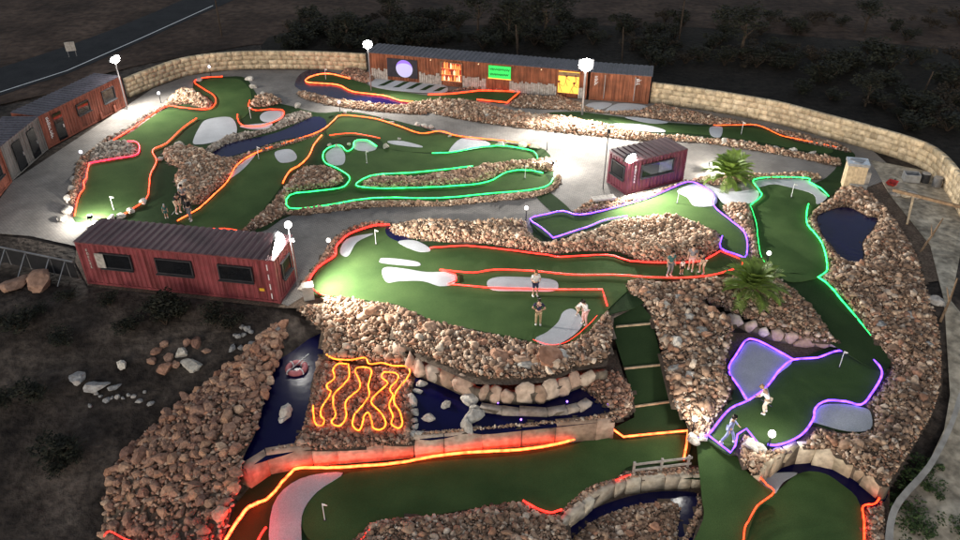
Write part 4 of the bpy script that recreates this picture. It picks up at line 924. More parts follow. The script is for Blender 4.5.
# ================================================================= walls
block_wall('garden_wall', 'cream stone boundary wall curving along the left path behind the greens', line_px([(129, 97), (150, 88), (187, 75), (233, 69), (285, 68), (330, 69), (367, 71)], 0), 1.65, 0, 0.35, 0.42, 0.75, CREAM, .004, mortar=(.46, .37, .25))
block_wall('garden_wall', 'cream stone boundary wall curving round the right side past the metal cabinet', line_px([(650, 102), (707, 110), (773, 122), (827, 137), (873, 150), (905, 160), (930, 172), (950, 195), (965, 222)], 0), 1.75, 0, 0.35, 0.44, 0.8, CREAM, .004, top_jit=.01, mortar=(.46, .37, .25))
block_wall('retaining_wall', 'curved pink stone wall above the narrow lower pool', line_px([(398, 345), (417, 360), (445, 371), (475, 384), (510, 388), (530, 388), (552, 384), (577, 373), (607, 366)], -0.15), [-.02]*3+[-.1]*60, L1-.05, .6, 1.1, .95, PINK, .05, stones=True)
block_wall('retaining_wall', 'long pink stone wall glowing orange above the lower green', line_px([(243, 468), (260, 455), (300, 447), (367, 441), (433, 435), (520, 426), (587, 421), (614, 417)], L1), L1+.05, L2-.05, .4, 1.1, 1.4, PINK, .04, top_jit=.03)
block_wall('retaining_wall', 'pale cream stone wall below the wooden rail', line_px([(553, 528), (578, 507), (606, 488), (627, 479), (667, 476), (702, 473)], L2), L2+.08, L3-.05, .4, .7, .9, [(0.60, 0.53, 0.42), (0.66, 0.60, 0.50), (0.54, 0.46, 0.36)], .05, top_jit=.03)
block_wall('retaining_wall', 'arched cream stone wall behind the blue channel at the bottom right', line_px([(757, 470), (773, 455), (800, 444), (827, 446), (857, 458), (890, 483)], L1), L1+.08, L2-.05, .4, 1.1, .9, [(0.60, 0.50, 0.36), (0.66, 0.57, 0.44), (0.54, 0.42, 0.30)], .05, top_jit=.04)
zl = [L1+v for v in (.6, .7, .8, .55, .4, .2)]; zl = [zl[i]+(zl[min(i+1, 5)]-zl[i])*q/5 for i in range(5) for q in range(5)]+[zl[5]]
block_wall('retaining_wall', 'slanting pink stone wall above the large violet lit sand patch', line_px([(703, 313), (730, 324), (757, 335), (787, 343), (815, 346), (838, 345)], L1), zl, L1-.05, .4, 1.0, 1.0, PINK, .04, stones=True)
block_wall('stone_ledge', 'low stone ledge standing in the narrow lower pool', line_px([(481, 410), (500, 413), (545, 415), (575, 411), (588, 405)], L1), L1+.32, L1-.05, .42, .4, .9, [(0.42, 0.35, 0.29), (0.50, 0.42, 0.36), (0.36, 0.29, 0.24)], .05, 'stone ledge', top_jit=.03)
o = sheet('garden_kerb', [(884, 560), (886, 525), (896, 500), (926, 466), (948, 425), (958, 395), (962, 398), (951, 432), (930, 472), (901, 506), (893, 530), (892, 560)], planez((395, -1.0), (540, -2.2)), 'concrete', 0.12, 3, 0, -3.4)
tag(o, 'pale concrete kerb curving round the foot of the right stone slope', 'kerb')
# ================================================================= light strips
st_ = strip
st_('orange light strip along the path side of the far left green', [(112, 143), (133, 130), (150, 118), (167, 108), (180, 109), (200, 111), (211, 110), (216, 104), (214, 97), (203, 90), (195, 84), (200, 80), (223, 78)], 'led_orange')
st_('pink red light strip around the grey stone bed on the far left', [(90, 165), (113, 161), (136, 157), (140, 150), (137, 144), (128, 143)], 'led_pink', r=.05)
st_('orange light strip down the left side of the far left green', [(90, 165), (88, 173), (87, 180), (84, 184), (85, 190), (80, 197), (77, 208), (75, 218)], 'led_orange')
st_('red light strip down the right side of the far left green', [(197, 120), (183, 130), (167, 145), (153, 152), (157, 163), (151, 176), (150, 186), (147, 200), (130, 213), (120, 218)], 'led_orange')
st_('red light curl around the small sand patch at upper left', [(250, 102), (249, 108), (256, 112), (270, 111), (283, 112), (283, 118), (273, 124), (258, 128), (243, 127), (238, 121), (238, 116)], 'led_orange', r=.035)
st_('long amber light strip from the near people up along the ditch to the upper path', [(178, 223), (190, 216), (200, 210), (215, 196), (228, 183), (238, 166), (260, 153), (288, 144), (320, 133), (333, 123), (342, 117), (373, 120), (397, 127), (420, 135), (440, 133), (460, 138), (507, 143), (532, 147)], 'led_amber')
st_('short amber light strip left of the mint lit corner', [(283, 185), (290, 173), (300, 167), (309, 158), (314, 147), (322, 137)], 'led_amber', r=.05)
st_('short orange light strip behind the long container roof', [(208, 231), (225, 231), (240, 233)], 'led_orange')
st_('faint orange light strip at the top of the mint lit green', [(330, 137), (350, 135), (366, 137), (380, 140)], 'led_orange', r=.025)
st_('mint green light strip along the top right of the twin lane green', [(432, 155), (453, 154), (473, 150), (490, 148), (507, 148), (533, 153), (538, 162)], 'led_green')
st_('mint green light strip looping around the stone ridge between the twin lanes', [(473, 168), (420, 174), (383, 176), (367, 179), (356, 187), (373, 190), (407, 190), (453, 188), (487, 184), (507, 174), (527, 172), (543, 175)], 'led_green')
st_('mint green light strip around the outside of the twin lane green', [(377, 148), (367, 142), (355, 143), (353, 150), (347, 153), (340, 147), (328, 150), (323, 157), (326, 165), (337, 170), (349, 178), (348, 185), (340, 190), (317, 193), (290, 197), (290, 210), (323, 208), (373, 200), (440, 200), (493, 195), (530, 192), (548, 187), (553, 180)], 'led_green', sm=3)
st_('orange light strip around the blue moat green', [(350, 80), (330, 75), (317, 76), (307, 80), (309, 84), (337, 86), (353, 93), (383, 97), (400, 102), (413, 103)], 'led_peach', r=.05, h=.14)
st_('bright orange light strip around the square end of the narrow green', [(428, 96), (453, 95), (480, 92), (520, 93), (507, 104), (477, 101)], 'led_orange', sm=0, r=.055, h=.14)
st_('dim amber light strip along the thin green by the right stone wall', [(713, 127), (735, 127), (757, 127), (780, 137), (793, 140), (827, 147), (836, 149)], 'led_amber', r=.02)
st_('violet light strip along the top and right of the violet lit green', [(553, 240), (542, 230), (530, 221), (547, 216), (563, 213), (580, 217), (613, 210), (647, 200), (667, 192), (687, 184), (700, 187), (713, 196), (713, 207), (727, 220), (743, 233), (747, 247), (745, 259), (737, 257), (720, 250), (722, 238)], 'led_purple', sm=3)
st_('violet light strip along the near side of the violet lit green', [(553, 240), (587, 229), (605, 222), (627, 218)], 'led_purple')
st_('red light strip curving round the left end of the middle green', [(308, 285), (318, 270), (335, 258), (337, 248), (350, 236), (373, 228), (390, 227)], 'led_red', r=.05)
st_('thin red light strip at the near left corner of the middle green', [(312, 290), (320, 296), (332, 299)], 'led_red', r=.03)
st_('red light strip along the far side of the middle green', [(430, 250), (467, 248), (507, 252), (547, 257), (560, 259), (607, 257), (630, 263), (667, 265), (700, 263), (720, 253)], 'led_red')
st_('short red light strip joining the violet corner at the right of the middle green', [(720, 253), (732, 258), (743, 262)], 'led_red', sm=0)
st_('red light strip running along the middle of the middle green', [(440, 272), (473, 275), (493, 272), (530, 273), (573, 277), (613, 277), (667, 280), (707, 278), (737, 270), (743, 262)], 'led_red')
st_('red light strip in front of the long oval sand patch', [(440, 272), (456, 277), (456, 283), (448, 286), (490, 290), (560, 292), (602, 292), (604, 299), (607, 308)], 'led_red', sm=0)
st_('mint light strip over the top of the tall right hand green', [(750, 207), (761, 198), (758, 191), (753, 182), (773, 179), (807, 180), (809, 184), (820, 190), (828, 198)], 'led_green', sm=3)
st_('mint light strip down the right of the tall right hand green', [(808, 206), (806, 217), (807, 227), (814, 235), (820, 243), (824, 253), (826, 263), (826, 273), (818, 279)], 'led_green', r=.045)
st_('green light strip down the right side of the dark ramp', [(817, 279), (828, 287), (840, 301), (855, 319), (870, 338)], 'led_green', planez((281, 0.02), (355, -1.06)), r=.045, h=.15)
st_('faint mint light strip down the left of the tall right hand green', [(750, 208), (755, 222), (757, 235), (760, 256), (764, 264)], 'led_green', r=.016)
st_('violet light strip looping round the dark lower green', [(697, 440), (708, 437), (718, 424), (730, 411), (747, 403), (762, 393), (772, 382), (780, 371), (793, 362), (817, 360), (833, 354), (846, 353), (860, 355), (872, 362), (880, 371), (880, 380), (870, 397), (860, 407), (845, 404), (827, 403), (815, 410), (812, 423), (800, 438), (780, 447), (767, 447)], 'led_purple', L1, r=.05, sm=3)
st_('violet light strip around the large sand patch under the pink wall', [(793, 362), (773, 351), (755, 342), (745, 343), (737, 355), (728, 372), (737, 387), (747, 403)], 'led_purple', L1, r=.05)
st_('violet light strip zigzag around the tee by the person in blue', [(708, 438), (730, 455), (735, 448), (737, 437), (746, 431), (757, 446)], 'led_purple', L1, sm=0)
FIRE = [(259, 505), (267, 502), (276, 493), (283, 484), (291, 476), (297, 471), (315, 470), (333, 470), (367, 468), (400, 465), (433, 459), (467, 455), (520, 452), (563, 445), (593, 434), (610, 430)]
CLIMB = planez((504, L2), (526, -.85), 0, 1)
st_('fiery orange light strip climbing over the red lit boulders at the bottom left', [(259, 505), (253, 508), (247, 512), (236, 527), (225, 545), (215, 562)], 'led_fire_hot', CLIMB, r=.065, h=.16)
st_('red light strip half buried in the boulders at the very bottom left', [(225, 552), (195, 549), (160, 550), (130, 545), (112, 536), (106, 541)], 'led_red', planez((536, -2.6), (552, -1.5)), r=.03, h=.3)
st_('long fiery orange light strip along the foot of the glowing wall', FIRE, 'led_fire', L2, r=.06, sm=4)
st_('orange light strip crossing the foot of the stepped ramp to the lamp', [(610, 430), (623, 439), (655, 436), (687, 433), (686, 447), (683, 462)], 'led_peach', L2, r=.05, sm=0)
st_('faint red strip along the near edge of the grey sand patch', [(533, 342), (548, 347), (565, 345), (583, 332), (597, 318)], 'led_red', 0, r=.009, h=.16)
st_('thin orange light strip along the near side of the lower green', [(523, 503), (537, 511), (550, 515), (562, 512)], 'led_red', L2, r=.045)
st_('faint orange light strip under the wooden rail', [(615, 483), (622, 480), (630, 477)], 'led_red', L2, r=.03)
st_('faint orange light strip at the left end of the bottom stone bed', [(360, 545), (368, 534), (378, 526)], 'led_red', L2, r=.035)
st_('orange light strip curving up the left of the bottom right green', [(741, 560), (744, 532), (748, 523), (757, 508), (773, 495), (766, 487), (758, 478)], 'led_orange', WALK, r=.03)
st_('red orange light strip at the right end of the blue channel', [(863, 548), (863, 525), (862, 509), (874, 506), (880, 497), (885, 488)], 'led_orange', L2, r=.04)
st_('short red light strip in the bottom left corner of the lower green', [(257, 548), (262, 536), (267, 530)], 'led_red', L2, r=.05)
st_('warm light strip tucked behind the top of the curved pink wall', [(420, 358), (448, 369), (478, 380), (510, 383), (547, 380), (575, 371), (604, 363)], 'led_peach', -.2, r=.012, h=.0)
st_('warm light strip along the foot of the arched cream wall', [(768, 476), (782, 466), (803, 461), (826, 463), (850, 474), (878, 494)], 'led_peach', L2, r=.024, h=.14)
LV = lambda pts: [(260+x/4.91, 330+y/4.91) for x, y in pts]
st_('orange flame line across the top of the lava bed', LV([(330, 150), (370, 170), (450, 175), (520, 165), (540, 195), (600, 190), (650, 203), (720, 208), (738, 235), (720, 270), (700, 292)]), 'led_lava', L1, h=.38, r=.036)
st_('first orange flame finger from the left of the lava bed', LV([(430, 195), (385, 195), (362, 225), (370, 255), (362, 275), (333, 295), (338, 318), (352, 335), (330, 375), (305, 415), (302, 450), (318, 470), (315, 492), (295, 500), (275, 485), (268, 440), (265, 400)]), 'led_lava', L1, h=.38, r=.036)
st_('second orange flame finger from the left of the lava bed', LV([(437, 195), (440, 260), (405, 305), (368, 345), (363, 400), (377, 445), (355, 480), (378, 500), (408, 492), (428, 445), (423, 385), (460, 345), (490, 320), (493, 280), (470, 232), (488, 212), (535, 215), (550, 235), (535, 300), (540, 345), (525, 375), (490, 420)]), 'led_lava', L1, h=.38, r=.036)
st_('third orange flame finger from the left of the lava bed', LV([(490, 420), (465, 450), (460, 500), (490, 523), (506, 490), (515, 450), (535, 435), (550, 470), (558, 508), (590, 520), (620, 495), (600, 440), (548, 380), (600, 320), (630, 290), (600, 260), (610, 235)]), 'led_lava', L1, h=.38, r=.036)
st_('rightmost orange flame finger of the lava bed', LV([(610, 235), (668, 240), (680, 268), (640, 318), (655, 350), (635, 400), (655, 450), (648, 490), (680, 512), (700, 490), (690, 430), (660, 385), (672, 330), (700, 292)]), 'led_lava', L1, h=.38, r=.036)
for px, py in [(486, 389), (498, 404), (567, 403), (608, 406), (521, 421)]:
    q = P(px, py, L1); b = MB().ball((0, 0, 0), .05, 8).build('pool_light', 'led_violet'); b.location = q+Vector((0, 0, .1)); tag(b, 'small violet light floating in the narrow lower pool', 'pool light', 'violet lights in the narrow pool')
# ================================================================= containers
t, L = container('shipping_container', 'long maroon shipping container with three dark windows in front at left', (88, 284), (281, 304), None, 2.5, 2.75, 'maroon_steel', 'roof_maroon', over=.05)
print('CENTER', L)
for a, b, g in ((.115, .275, 0), (.40, .585, 0), (.715, .885, 0)): window(t, L*a, L*b, 1.25, 2.2)
MB().box(L*.095, L*.14, -.14, -.1, 1.3, 2.2).build('open_panel', 'plank_grey', t)
marking(t, .55, 1.1, 2.4, 6, 'plank_grey', w=.15)
window(t, .7, 1.9, 1.1, 2.1, mtx=Matrix.Translation((L, 0, 0)) @ Matrix.Rotation(PI/2, 4, 'Z'))
MB().box(L*.905, L*.93, -.03, -.01, .75, .92).build('warning_label', 'yellow_paint', t)
m = MB()
for z in (.3, .9, 1.5, 2.1): m.box(L-.45, L-.40, -.03, -.01, z, z+.35)
m.build('lettering', 'white_paint', t)
t, L = container('shipping_container', 'brick red shipping container with two windows and a door beside the boundary wall', (49, 149), (128, 106), None, 2.5, 2.6, 'brick_steel', 'roof_steel')
print('LEFT', L)
window(t, L*.40, L*.55, 1.2, 2.1); window(t, L*.72, L*.88, 1.1, 2.15)
d = MB().box(L*.13, L*.225, -.05, .0, .15, 2.25).build('door', 'glass_dark', t); MB().box(L*.205, L*.215, -.09, -.05, 1.0, 1.25).build('handle', 'silver', d)
marking(t, L*.06, .6, 2.3, 8, w=.3)
for k in (.63, .81): MB().box(L*k, L*k+.25, -.12, -.02, .1, .65).build('vent_box', 'brick_steel', t)
t, L = container('shipping_container', 'grey shipping container cabin with two dark doors on the far left', (13, 181), (48.5, 149.5), None, 2.5, 2.6, 'grey_steel', 'roof_steel')
print('GREY', L)
for a, b in ((.22, .42), (.62, .80)):
    d = MB().box(L*a, L*b, -.05, .0, .15, 2.2).build('door', 'glass_dark', t); MB().box(L*b-.14, L*b-.09, -.09, -.05, 1.0, 1.25).build('handle', 'silver', d)
t, L = container('shipping_container', 'rusty shipping container cut off by the left edge of the view', (-40, 245), (12.5, 182), None, 2.5, 2.6, 'brick_steel', 'roof_steel')
window(t, L*.70, L*.9, 1.0, 2.1)
# long row at the back
t, L = container('shipping_container', 'long rusty container row with a planet picture and lit serving windows', (370, 79), (586, 99.5), None, 2.5, 2.5, 'rust_steel', 'roof_steel', over=.12)
print('BACK', L)
m = MB(); r = random.Random(5); x = .25
while x < L-.3:
    w = r.uniform(.13, .2); h = r.uniform(.85, 1.15)
    if not any(a*L < x < b*L for a, b in ((.085, .24), (.345, .445), (.545, .655), (.865, .96))): MB().box(x, x+w, -.07, -.03, .05, h).build('plank', 'plank_grey', t)
    x += w+r.uniform(.01, .05)
pn = MB().box(L*.09, L*.235, -.06, -.02, .45, 2.15).build('planet_picture', 'mural_dark', t)
cx, cz, R = L*.172, 1.28, .8
def disc(cx, cz, R, y, n=28, a0=0, a1=2*PI): return [(cx+R*math.cos(a0+(a1-a0)*i/n), y, cz+R*math.sin(a0+(a1-a0)*i/n)) for i in range(n+1)]
MB().add(disc(cx, cz, R, -.066), [tuple(range(28))]).build('planet', 'planet_white', pn)
m = MB(); oa = disc(cx, cz, R*.99, -.07, 24, PI*.05, PI*.95); ob = [(cx+(q[0]-cx)*.95, -.07, cz+.12+(q[2]-cz)*.48) for q in oa]
m.add(oa+ob, [(i, i+1, 25+i+1, 25+i) for i in range(24)]).build('planet_shade', 'planet_violet', pn)
bw = MB()
X0, X1 = L*.345, L*.445
fr = MB(); w = .07
for q in ((X0, X1, 2.18, 2.25), (X0, X1, .5, .57), (X0, X0+w, .57, 2.18), (X1-w, X1, .57, 2.18)): fr.box(q[0], q[1], -.14, -.02, q[2], q[3])
fo = fr.build('serving_window', 'timber', t)
MB().box(X0+w, X1-w, -.04, -.02, .57, 2.18).build('back_panel', 'bar_red', fo)
am = MB(); r = random.Random(9)
for zz in (.62, 1.17, 1.72):
    am.box(X0+w, X1-w, -.13, -.05, zz-.05, zz); x = X0+.12
    while x < X1-.22:
        w2 = r.uniform(.08, .2); h = r.uniform(.2, .45); MB().lathe([(w2*.5, .002), (w2*.5, h), (w2*.2, h+.04), (w2*.2, h+.12)], (x+w2/2, -.15, zz), 8).build('bottle', ('bar_amber', 'bar_cream', 'brick_steel')[r.randint(0, 2)], fo); x += w2+r.uniform(.02, .08)
am.build('shelf', 'bar_amber', fo)
sg = MB().box(L*.565, L*.665, -.1, -.03, 1.2, 2.3).build('green_sign', 'sign_green', t)
m = MB(); r = random.Random(21)
def glyph_row(m, x0, x1, z0, z1, y, n):
    wv = (x1-x0)/n
    for i in range(n):
        x = x0+i*wv; k = r.randint(0, 5); s = .055
        m.box(x, x+s, y-.01, y, z0, z1)
        if k in (0, 1, 4): m.box(x+s, x+wv*.72, y-.01, y, z1-s, z1)
        if k in (0, 2, 4, 5): m.box(x+s, x+wv*.72, y-.01, y, z0, z0+s)
        if k in (1, 3, 4): m.box(x+wv*.60, x+wv*.60+s, y-.012, y-.002, z0+s, z1-s)
        if k in (1, 2, 3): m.box(x+s, x+wv*.6, y-.011, y-.001, (z0+z1)/2-s/2, (z0+z1)/2+s/2)
for zz, x1 in ((2.0, .66), (1.55, .655)):
    q = [(L*.572+(x1-.572)*L*i/40, -.112, zz+.13*math.sin(i*1.9+zz)*r.uniform(.5, 1.1)) for i in range(41)]; m.tube(q, .022, 5)
m.build('lettering', 'leaf_dark', sg)
MB().box(L*.563, L*.667, -.11, -.03, 1.13, 1.195).build('sign_edge', 'sign_glow_yellow', sg)
yw = MB().box(L*.875, L*.965, -.1, -.03, .45, 2.35).build('yellow_window', 'sign_glow_yellow', t)
m = MB()
for i, fx in enumerate((.885, .908, .935, .952)):
    x = L*fx; lean = (-.12, .05, .2, -.05)[i]; zt = (1.35, 1.9, 1.3, 1.95)[i]
    m.lathe([(.01, -.02), (.09, .0), (.11, .08), (.08, .16), (.01, .18)], (x+lean, -.13, zt), 8); m.bar((x+lean, -.115, zt), (x, -.115, zt-.45), .14, .03); m.bar((x, -.113, zt-.42), (x-.15, -.113, zt-.85), .07, .02); m.bar((x, -.111, zt-.42), (x+.17, -.111, zt-.82), .07, .02); m.bar((x+lean*.8, -.117, zt-.1), (x+lean+.3, -.117, zt-.3), .05, .02)
m.build('dancing_figures', 'brick_steel', yw)
MB().box(L*.875, L*.965, -.112, -.1, 1.95, 2.3).build('dark_band', 'timber', yw)
m = MB()
for fx in (.3, .52, .80, .99): m.box(L*fx-.03, L*fx+.03, -.2, -.03, 2.3, 2.37)
m.build('wall_lamp', 'bar_cream', t)
t, L = container('shipping_container', 'rusty brown closed container at the right end of the back row', (588.5, 99.8), (648, 104.5), None, 2.5, 2.48, 'rust_steel', 'roof_steel', over=.1)
print('BROWN', L)
marking(t, L*.08, 1.3, 2.2, 4, w=.3); marking(t, L*.77, 1.6, 2.2, 3, w=.4)
m = MB()
for fx in (.25, .75): m.box(L*fx-.03, L*fx+.03, -.045, -.01, .2, 2.3)
m.build('locking_bar', 'grey_metal', t)
t, L = container('small_container', 'small wine red shipping container kiosk with a wide window in the middle of the path', (625.5, 195.5), (683, 181), None, 2.25, 2.4, 'wine_steel', 'roof_maroon')
window(t, L*.22, L*.77, 1.05, 2.0, glass='glass_dark')
MB().box(L*.52, L*.75, -.04, -.015, 1.14, 1.92).build('window_blind', 'glass_grey', t)
marking(t, L*.11, .8, 2.1, 6, w=.14)
window(t, .4, 1.9, .95, 1.95, mtx=Matrix.Translation((0, 2.25, 0)) @ Matrix.Rotation(-PI/2, 4, 'Z'))
KT = t
# ================================================================= lamps
def lamp_data(name, W, col=(1, .96, .88), r=.15, spot=None):
    d = bpy.data.lights.new(name, 'SPOT' if spot else 'POINT'); d.energy = W; d.color = col; d.shadow_soft_size = r
    if spot: d.spot_size = math.radians(spot); d.spot_blend = 0.6
    return d
def flood(label, px, py, H, W, aim, base=0.0, size=.5, spot=150, pole=True, name='floodlight', cat='floodlight', base_px=None, pole_r=.06):
    """lamp head on a pole; px, py is the head in the photo, H its height; aim is a world point"""
    h = P(px, py, H); t = thing(name, label, cat, (h.x, h.y, base), 0, 'floodlights lighting the course')
    if pole: MB().tube([(0, 0, 0), (0, 0, H-base-.1)], pole_r, 8).build('pole', 'grey_metal', t)
    d = (Vector(aim)-h).normalized(); q = d.to_track_quat('Z', 'Y').to_matrix().to_4x4(); q.translation = Vector((0, 0, H-base))
    MB().box(-size/2, size/2, -size*.38, size*.38, -.1, .06, 0, q).build('lamp_head', 'dark_metal', t)
    n = 20; m = MB(); m.add([q @ Vector((size*.46*math.cos(k*2*PI/n), size*.46*math.sin(k*2*PI/n), .066)) for k in range(n)], [tuple(range(n))]); 
    m.lathe([(size*.46, .066), (size*.40, .066+size*.2), (size*.24, .066+size*.33), (.01, .066+size*.38)], (0, 0, 0), n);  # dome built larger than a real lens, the lamp's glare put into its shape
    k = len(m.v)-4*n; m.v[k:] = [tuple(q @ Vector(v)) for v in m.v[k:]]
    m.build('lens', 'flood_lens', t)
    l = bpy.data.objects.new('light', lamp_data('light', W, spot=spot, r=.12)); C.objects.link(l); l.parent = t
    l.matrix_local = Matrix.Translation(Vector((0, 0, H-base))+d*(.2+size*.4)) @ (-d).to_track_quat('Z', 'Y').to_matrix().to_4x4()
    return t
flood('glaring floodlight on the right end of the long maroon container', 274, 242, 3.3, 5400, P(455, 283), base=2.7, size=1.25, spot=112)
flood('glaring floodlight on the tall white post before the back container row', 586, 64, 4.3, 9500, P(600, 200), size=1.2, pole_r=.09)
flood('floodlight on the dark post at the left end of the back container row', 367.5, 44, 4.2, 3000, P(400, 200), size=.8)
flood('floodlight on a post behind the brick red container at upper left', 114, 58, 4.4, 2600, P(170, 120), size=.85)
flood('round floodlight on the front edge of the wine red kiosk roof', 630, 157, 2.75, 3500, P(690, 228), base=2.4, size=.8)
def ground_spot(label, px, py, W, aim, z=0.0, spot=160):
    p = P(px, py, z); t = thing('ground_spotlight', label, 'spotlight', p, 0, 'spotlights standing on the ground')
    d = (Vector(aim)-p); d.z = 0.25*d.length; d.normalize(); q = d.to_track_quat('Z', 'Y').to_matrix().to_4x4(); q.translation = Vector((0, 0, .55))
    MB().tube([(0, 0, 0), (0, 0, .5)], .025, 6).build('stake', 'dark_metal', t)
    MB().box(-.16, .16, -.12, .12, -.1, .05, 0, q).build('lamp_head', 'dark_metal', t)
    MB().box(-.14, .14, -.10, .10, .051, .06, 0, q).build('lens', 'flood_lens', t)
    l = bpy.data.objects.new('light', lamp_data('light', W, r=.1)); C.objects.link(l); l.parent = t; l.location = Vector((0, 0, .75))+d*.25
ground_spot('bright spotlight among pale stones at the right tip of the twin lanes', 553, 169, 380, P(600, 165))
ground_spot('spotlight beside the upper palm lighting the path', 709, 171, 480, P(740, 175))
ground_spot('spotlight behind the left end of the long maroon container', 92, 224, 700, P(80, 200))
def bollard(label, px, py, z=0.0, H=.75, r=.13, glow='globe', W=12):
    p = proj((px, py), z); t = thing('bollard_lamp', label, 'path lamp', p, 0, 'globe lamps beside the greens')
    MB().lathe([(.07, 0), (.07, .03), (.035, .05), (.03, H-.05), (.05, H)], n=10).build('post', 'dark_metal', t)
    MB().ball((0, 0, H+r*.9), r, 14).build('globe', glow, t, True)
    l = bpy.data.objects.new('light', lamp_data('light', W, r=r+.02)); C.objects.link(l); l.parent = t; l.location = (0, 0, H+r*2.4)
bollard('globe lamp at the far left corner of the middle green', 330, 253)
bollard('globe lamp at the left tip of the violet lit green', 526, 220)
bollard('globe lamp at the foot of the tall right hand green near the lower palm', 766, 266)
bollard('globe lamp at the corner where the violet strip meets the stepped ramp', 692, 433, L1, W=160)
bollard('large white globe lamp on the near edge of the dark violet lit green', 768, 448, L1, .7, .17, 'globe', 110)
bollard('globe lamp at the top of the red strip by the left boundary wall', 211, 76, glow='globe_dim', W=5)
bollard('globe lamp beside the orange strip in front of the brick red container', 161, 103, glow='globe_dim', W=5)
bollard('globe lamp in the dark stone edging on the far left', 84, 163, glow='globe_dim', W=4)
bollard('globe lamp by the path above the orange strip near the ditch', 340, 112, glow='globe_dim', W=4)
bollard('globe lamp on the right tip of the mint lit green', 547, 150, glow='globe', W=10)
def mast(label, px, py, H, z=0.0, cam=True):
    p = P(px, py, z); t = thing('camera_mast', label, 'camera mast', p, 0, None)
    MB().tube([(0, 0, 0), (0, 0, H)], .035, 8).build('pole', 'dark_metal', t)
    m = MB(); m.box(-.09, .09, -.22, .1, H-.05, H+.1); m.tube([(0, -.22, H+.02), (0, -.3, H+.02)], .05, 8); m.build('camera', 'dark_metal', t)
mast('thin dark camera mast at the left corner of the wine red kiosk', 603, 189, 4.2)
t = thing('wall_lamp_post', 'white globe lamp on a thin post at the right end of the long container', 'lamp post', P(298, 288), 0, None)
MB().tube([(0, 0, 0), (0, 0, 3.9)], .035, 8).build('pole', 'grey_metal', t); MB().ball((0, 0, 4.02), .2, 14).build('globe', 'globe', t, True); MB().box(-.05, .2, -.06, .06, 3.0, 3.2).build('control_box', 'grey_metal', t)
def pole(label, px, py, H, lean=0.0, z=None, cross=False, r=.09, grp='wooden poles on the dark field'):
    p = PT(px, py); t = thing('utility_pole', label, 'pole', p, 0, grp)
    MB().tube([(0, 0, -.1), (lean, 0, H)], [r, r*.6], 8).build('shaft', 'bark', t)
    if cross: MB().box(lean-.7, lean+.7, -.06, .06, H-.6, H-.48).build('crossarm', 'timber', t)
pole('tall dark pole standing by the road at the top left', 222, 37, 9, cross=True)
pole('pale thin pole in the dark scrub above the container row', 518, 62, 3.6, -.3)
pole('pale thin leaning pole in the dark scrub above the tall floodlight', 622, 62, 3.4, -.2)
pole('tall dark pole on the field right of the centre at the top', 679, 40, 7, cross=True)
pole('short leaning pale trunk in the scrub near the right boundary wall', 922, 96, 2.2, .3)
t = thing('road_sign', 'small white sign on two legs beside the dark road', 'sign', P(73, 57), .4, None)
MB().box(-.45, .45, -.03, .03, .6, 1.5).build('panel', 'plank_grey', t)
for x in (-.35, .35): MB().box(x-.03, x+.03, .035, .09, 0, 1.4).build('leg', 'grey_metal', t)
# flags ------------------------------------------------------------
def flag(label, px, py, z=0.0, H=1.0, side=1):
    p = proj((px, py), z); p.z += .08; t = thing('golf_flag', label, 'golf flag', p, 0, 'flag sticks on the greens')
    MB().tube([(0, 0, -.05), (0, 0, H)], .018, 6).build('stick', 'white_paint', t)
    m = MB(); vs = []
    for i in range(5):
        u = i/4; vs += [(side*u*.2, .02*math.sin(u*5), H-.02-.06*u), (side*u*.2, .02*math.sin(u*5), H-.17+.04*u)]
    m.add(vs, [(2*i, 2*i+2, 2*i+3, 2*i+1) for i in range(4)]).build('flag', 'cloth_white', t)
    MB().lathe([(.075, .0), (.075, .008), (.055, .008), (.055, .002)], n=12).build('cup', 'dark_metal', t)
flag('white flag stick on the far left green near the floodlit corner', 114, 211)
flag('white flag stick on the mint lit green near the two sand loops', 367, 164)
flag('white flag stick near the right tip of the lower mint lane', 525, 179)
flag('white flag stick at the back of the middle green', 376, 245)
flag('white flag stick on the violet lit green below the kiosk', 677, 204)
flag('white flag stick at the top of the tall right hand green', 791, 198)
flag('white flag stick on the dark violet lit lower green', 839, 368, L1)
flag('flag stick on the long lower green', 325, 521, L2)
flag('thin flag stick on the thin green under the right stone wall', 741, 135)
flag('flag stick on the blue moat green at the top', 326, 80)
flag('thin flag stick on the far left upper green', 251, 119)
flag('thin flag stick by the ditch between the amber strips', 259, 160)
# step boards on the ramp ------------------------------------------------------
for a, b, w in (((616, 328), (650, 325), 'highest'), ((624, 370), (662, 366), 'middle'), ((634, 408), (670, 403), 'lowest')):
    q, e = proj(a, RAMP_A), proj(b, RAMP_A); up = Vector((0, 0, .09))
    tag(MB().bar(q+up, e+up, .07, .1).build('step_board', 'pale_timber'), w+' pale timber board across the dark stepped ramp', 'step board', 'boards across the stepped ramp')
# rail ------------------------------------------------------------
q, e = P(633, 474, L2), P(690, 467, L2); t = thing('wooden_rail', 'low weathered wooden rail fence above the pale cream wall', 'railing', q, 0, None); d = e-q
for u in (0, .48, .95): MB().box(d.x*u-.05, d.x*u+.05, d.y*u-.05, d.y*u+.05, 0, .75).build('post', 'plank_grey', t)
for z in (.3, .66): MB().bar((0, -.06, z), (d.x, d.y-.06, z), .04, .12).build('rail', 'plank_grey', t)
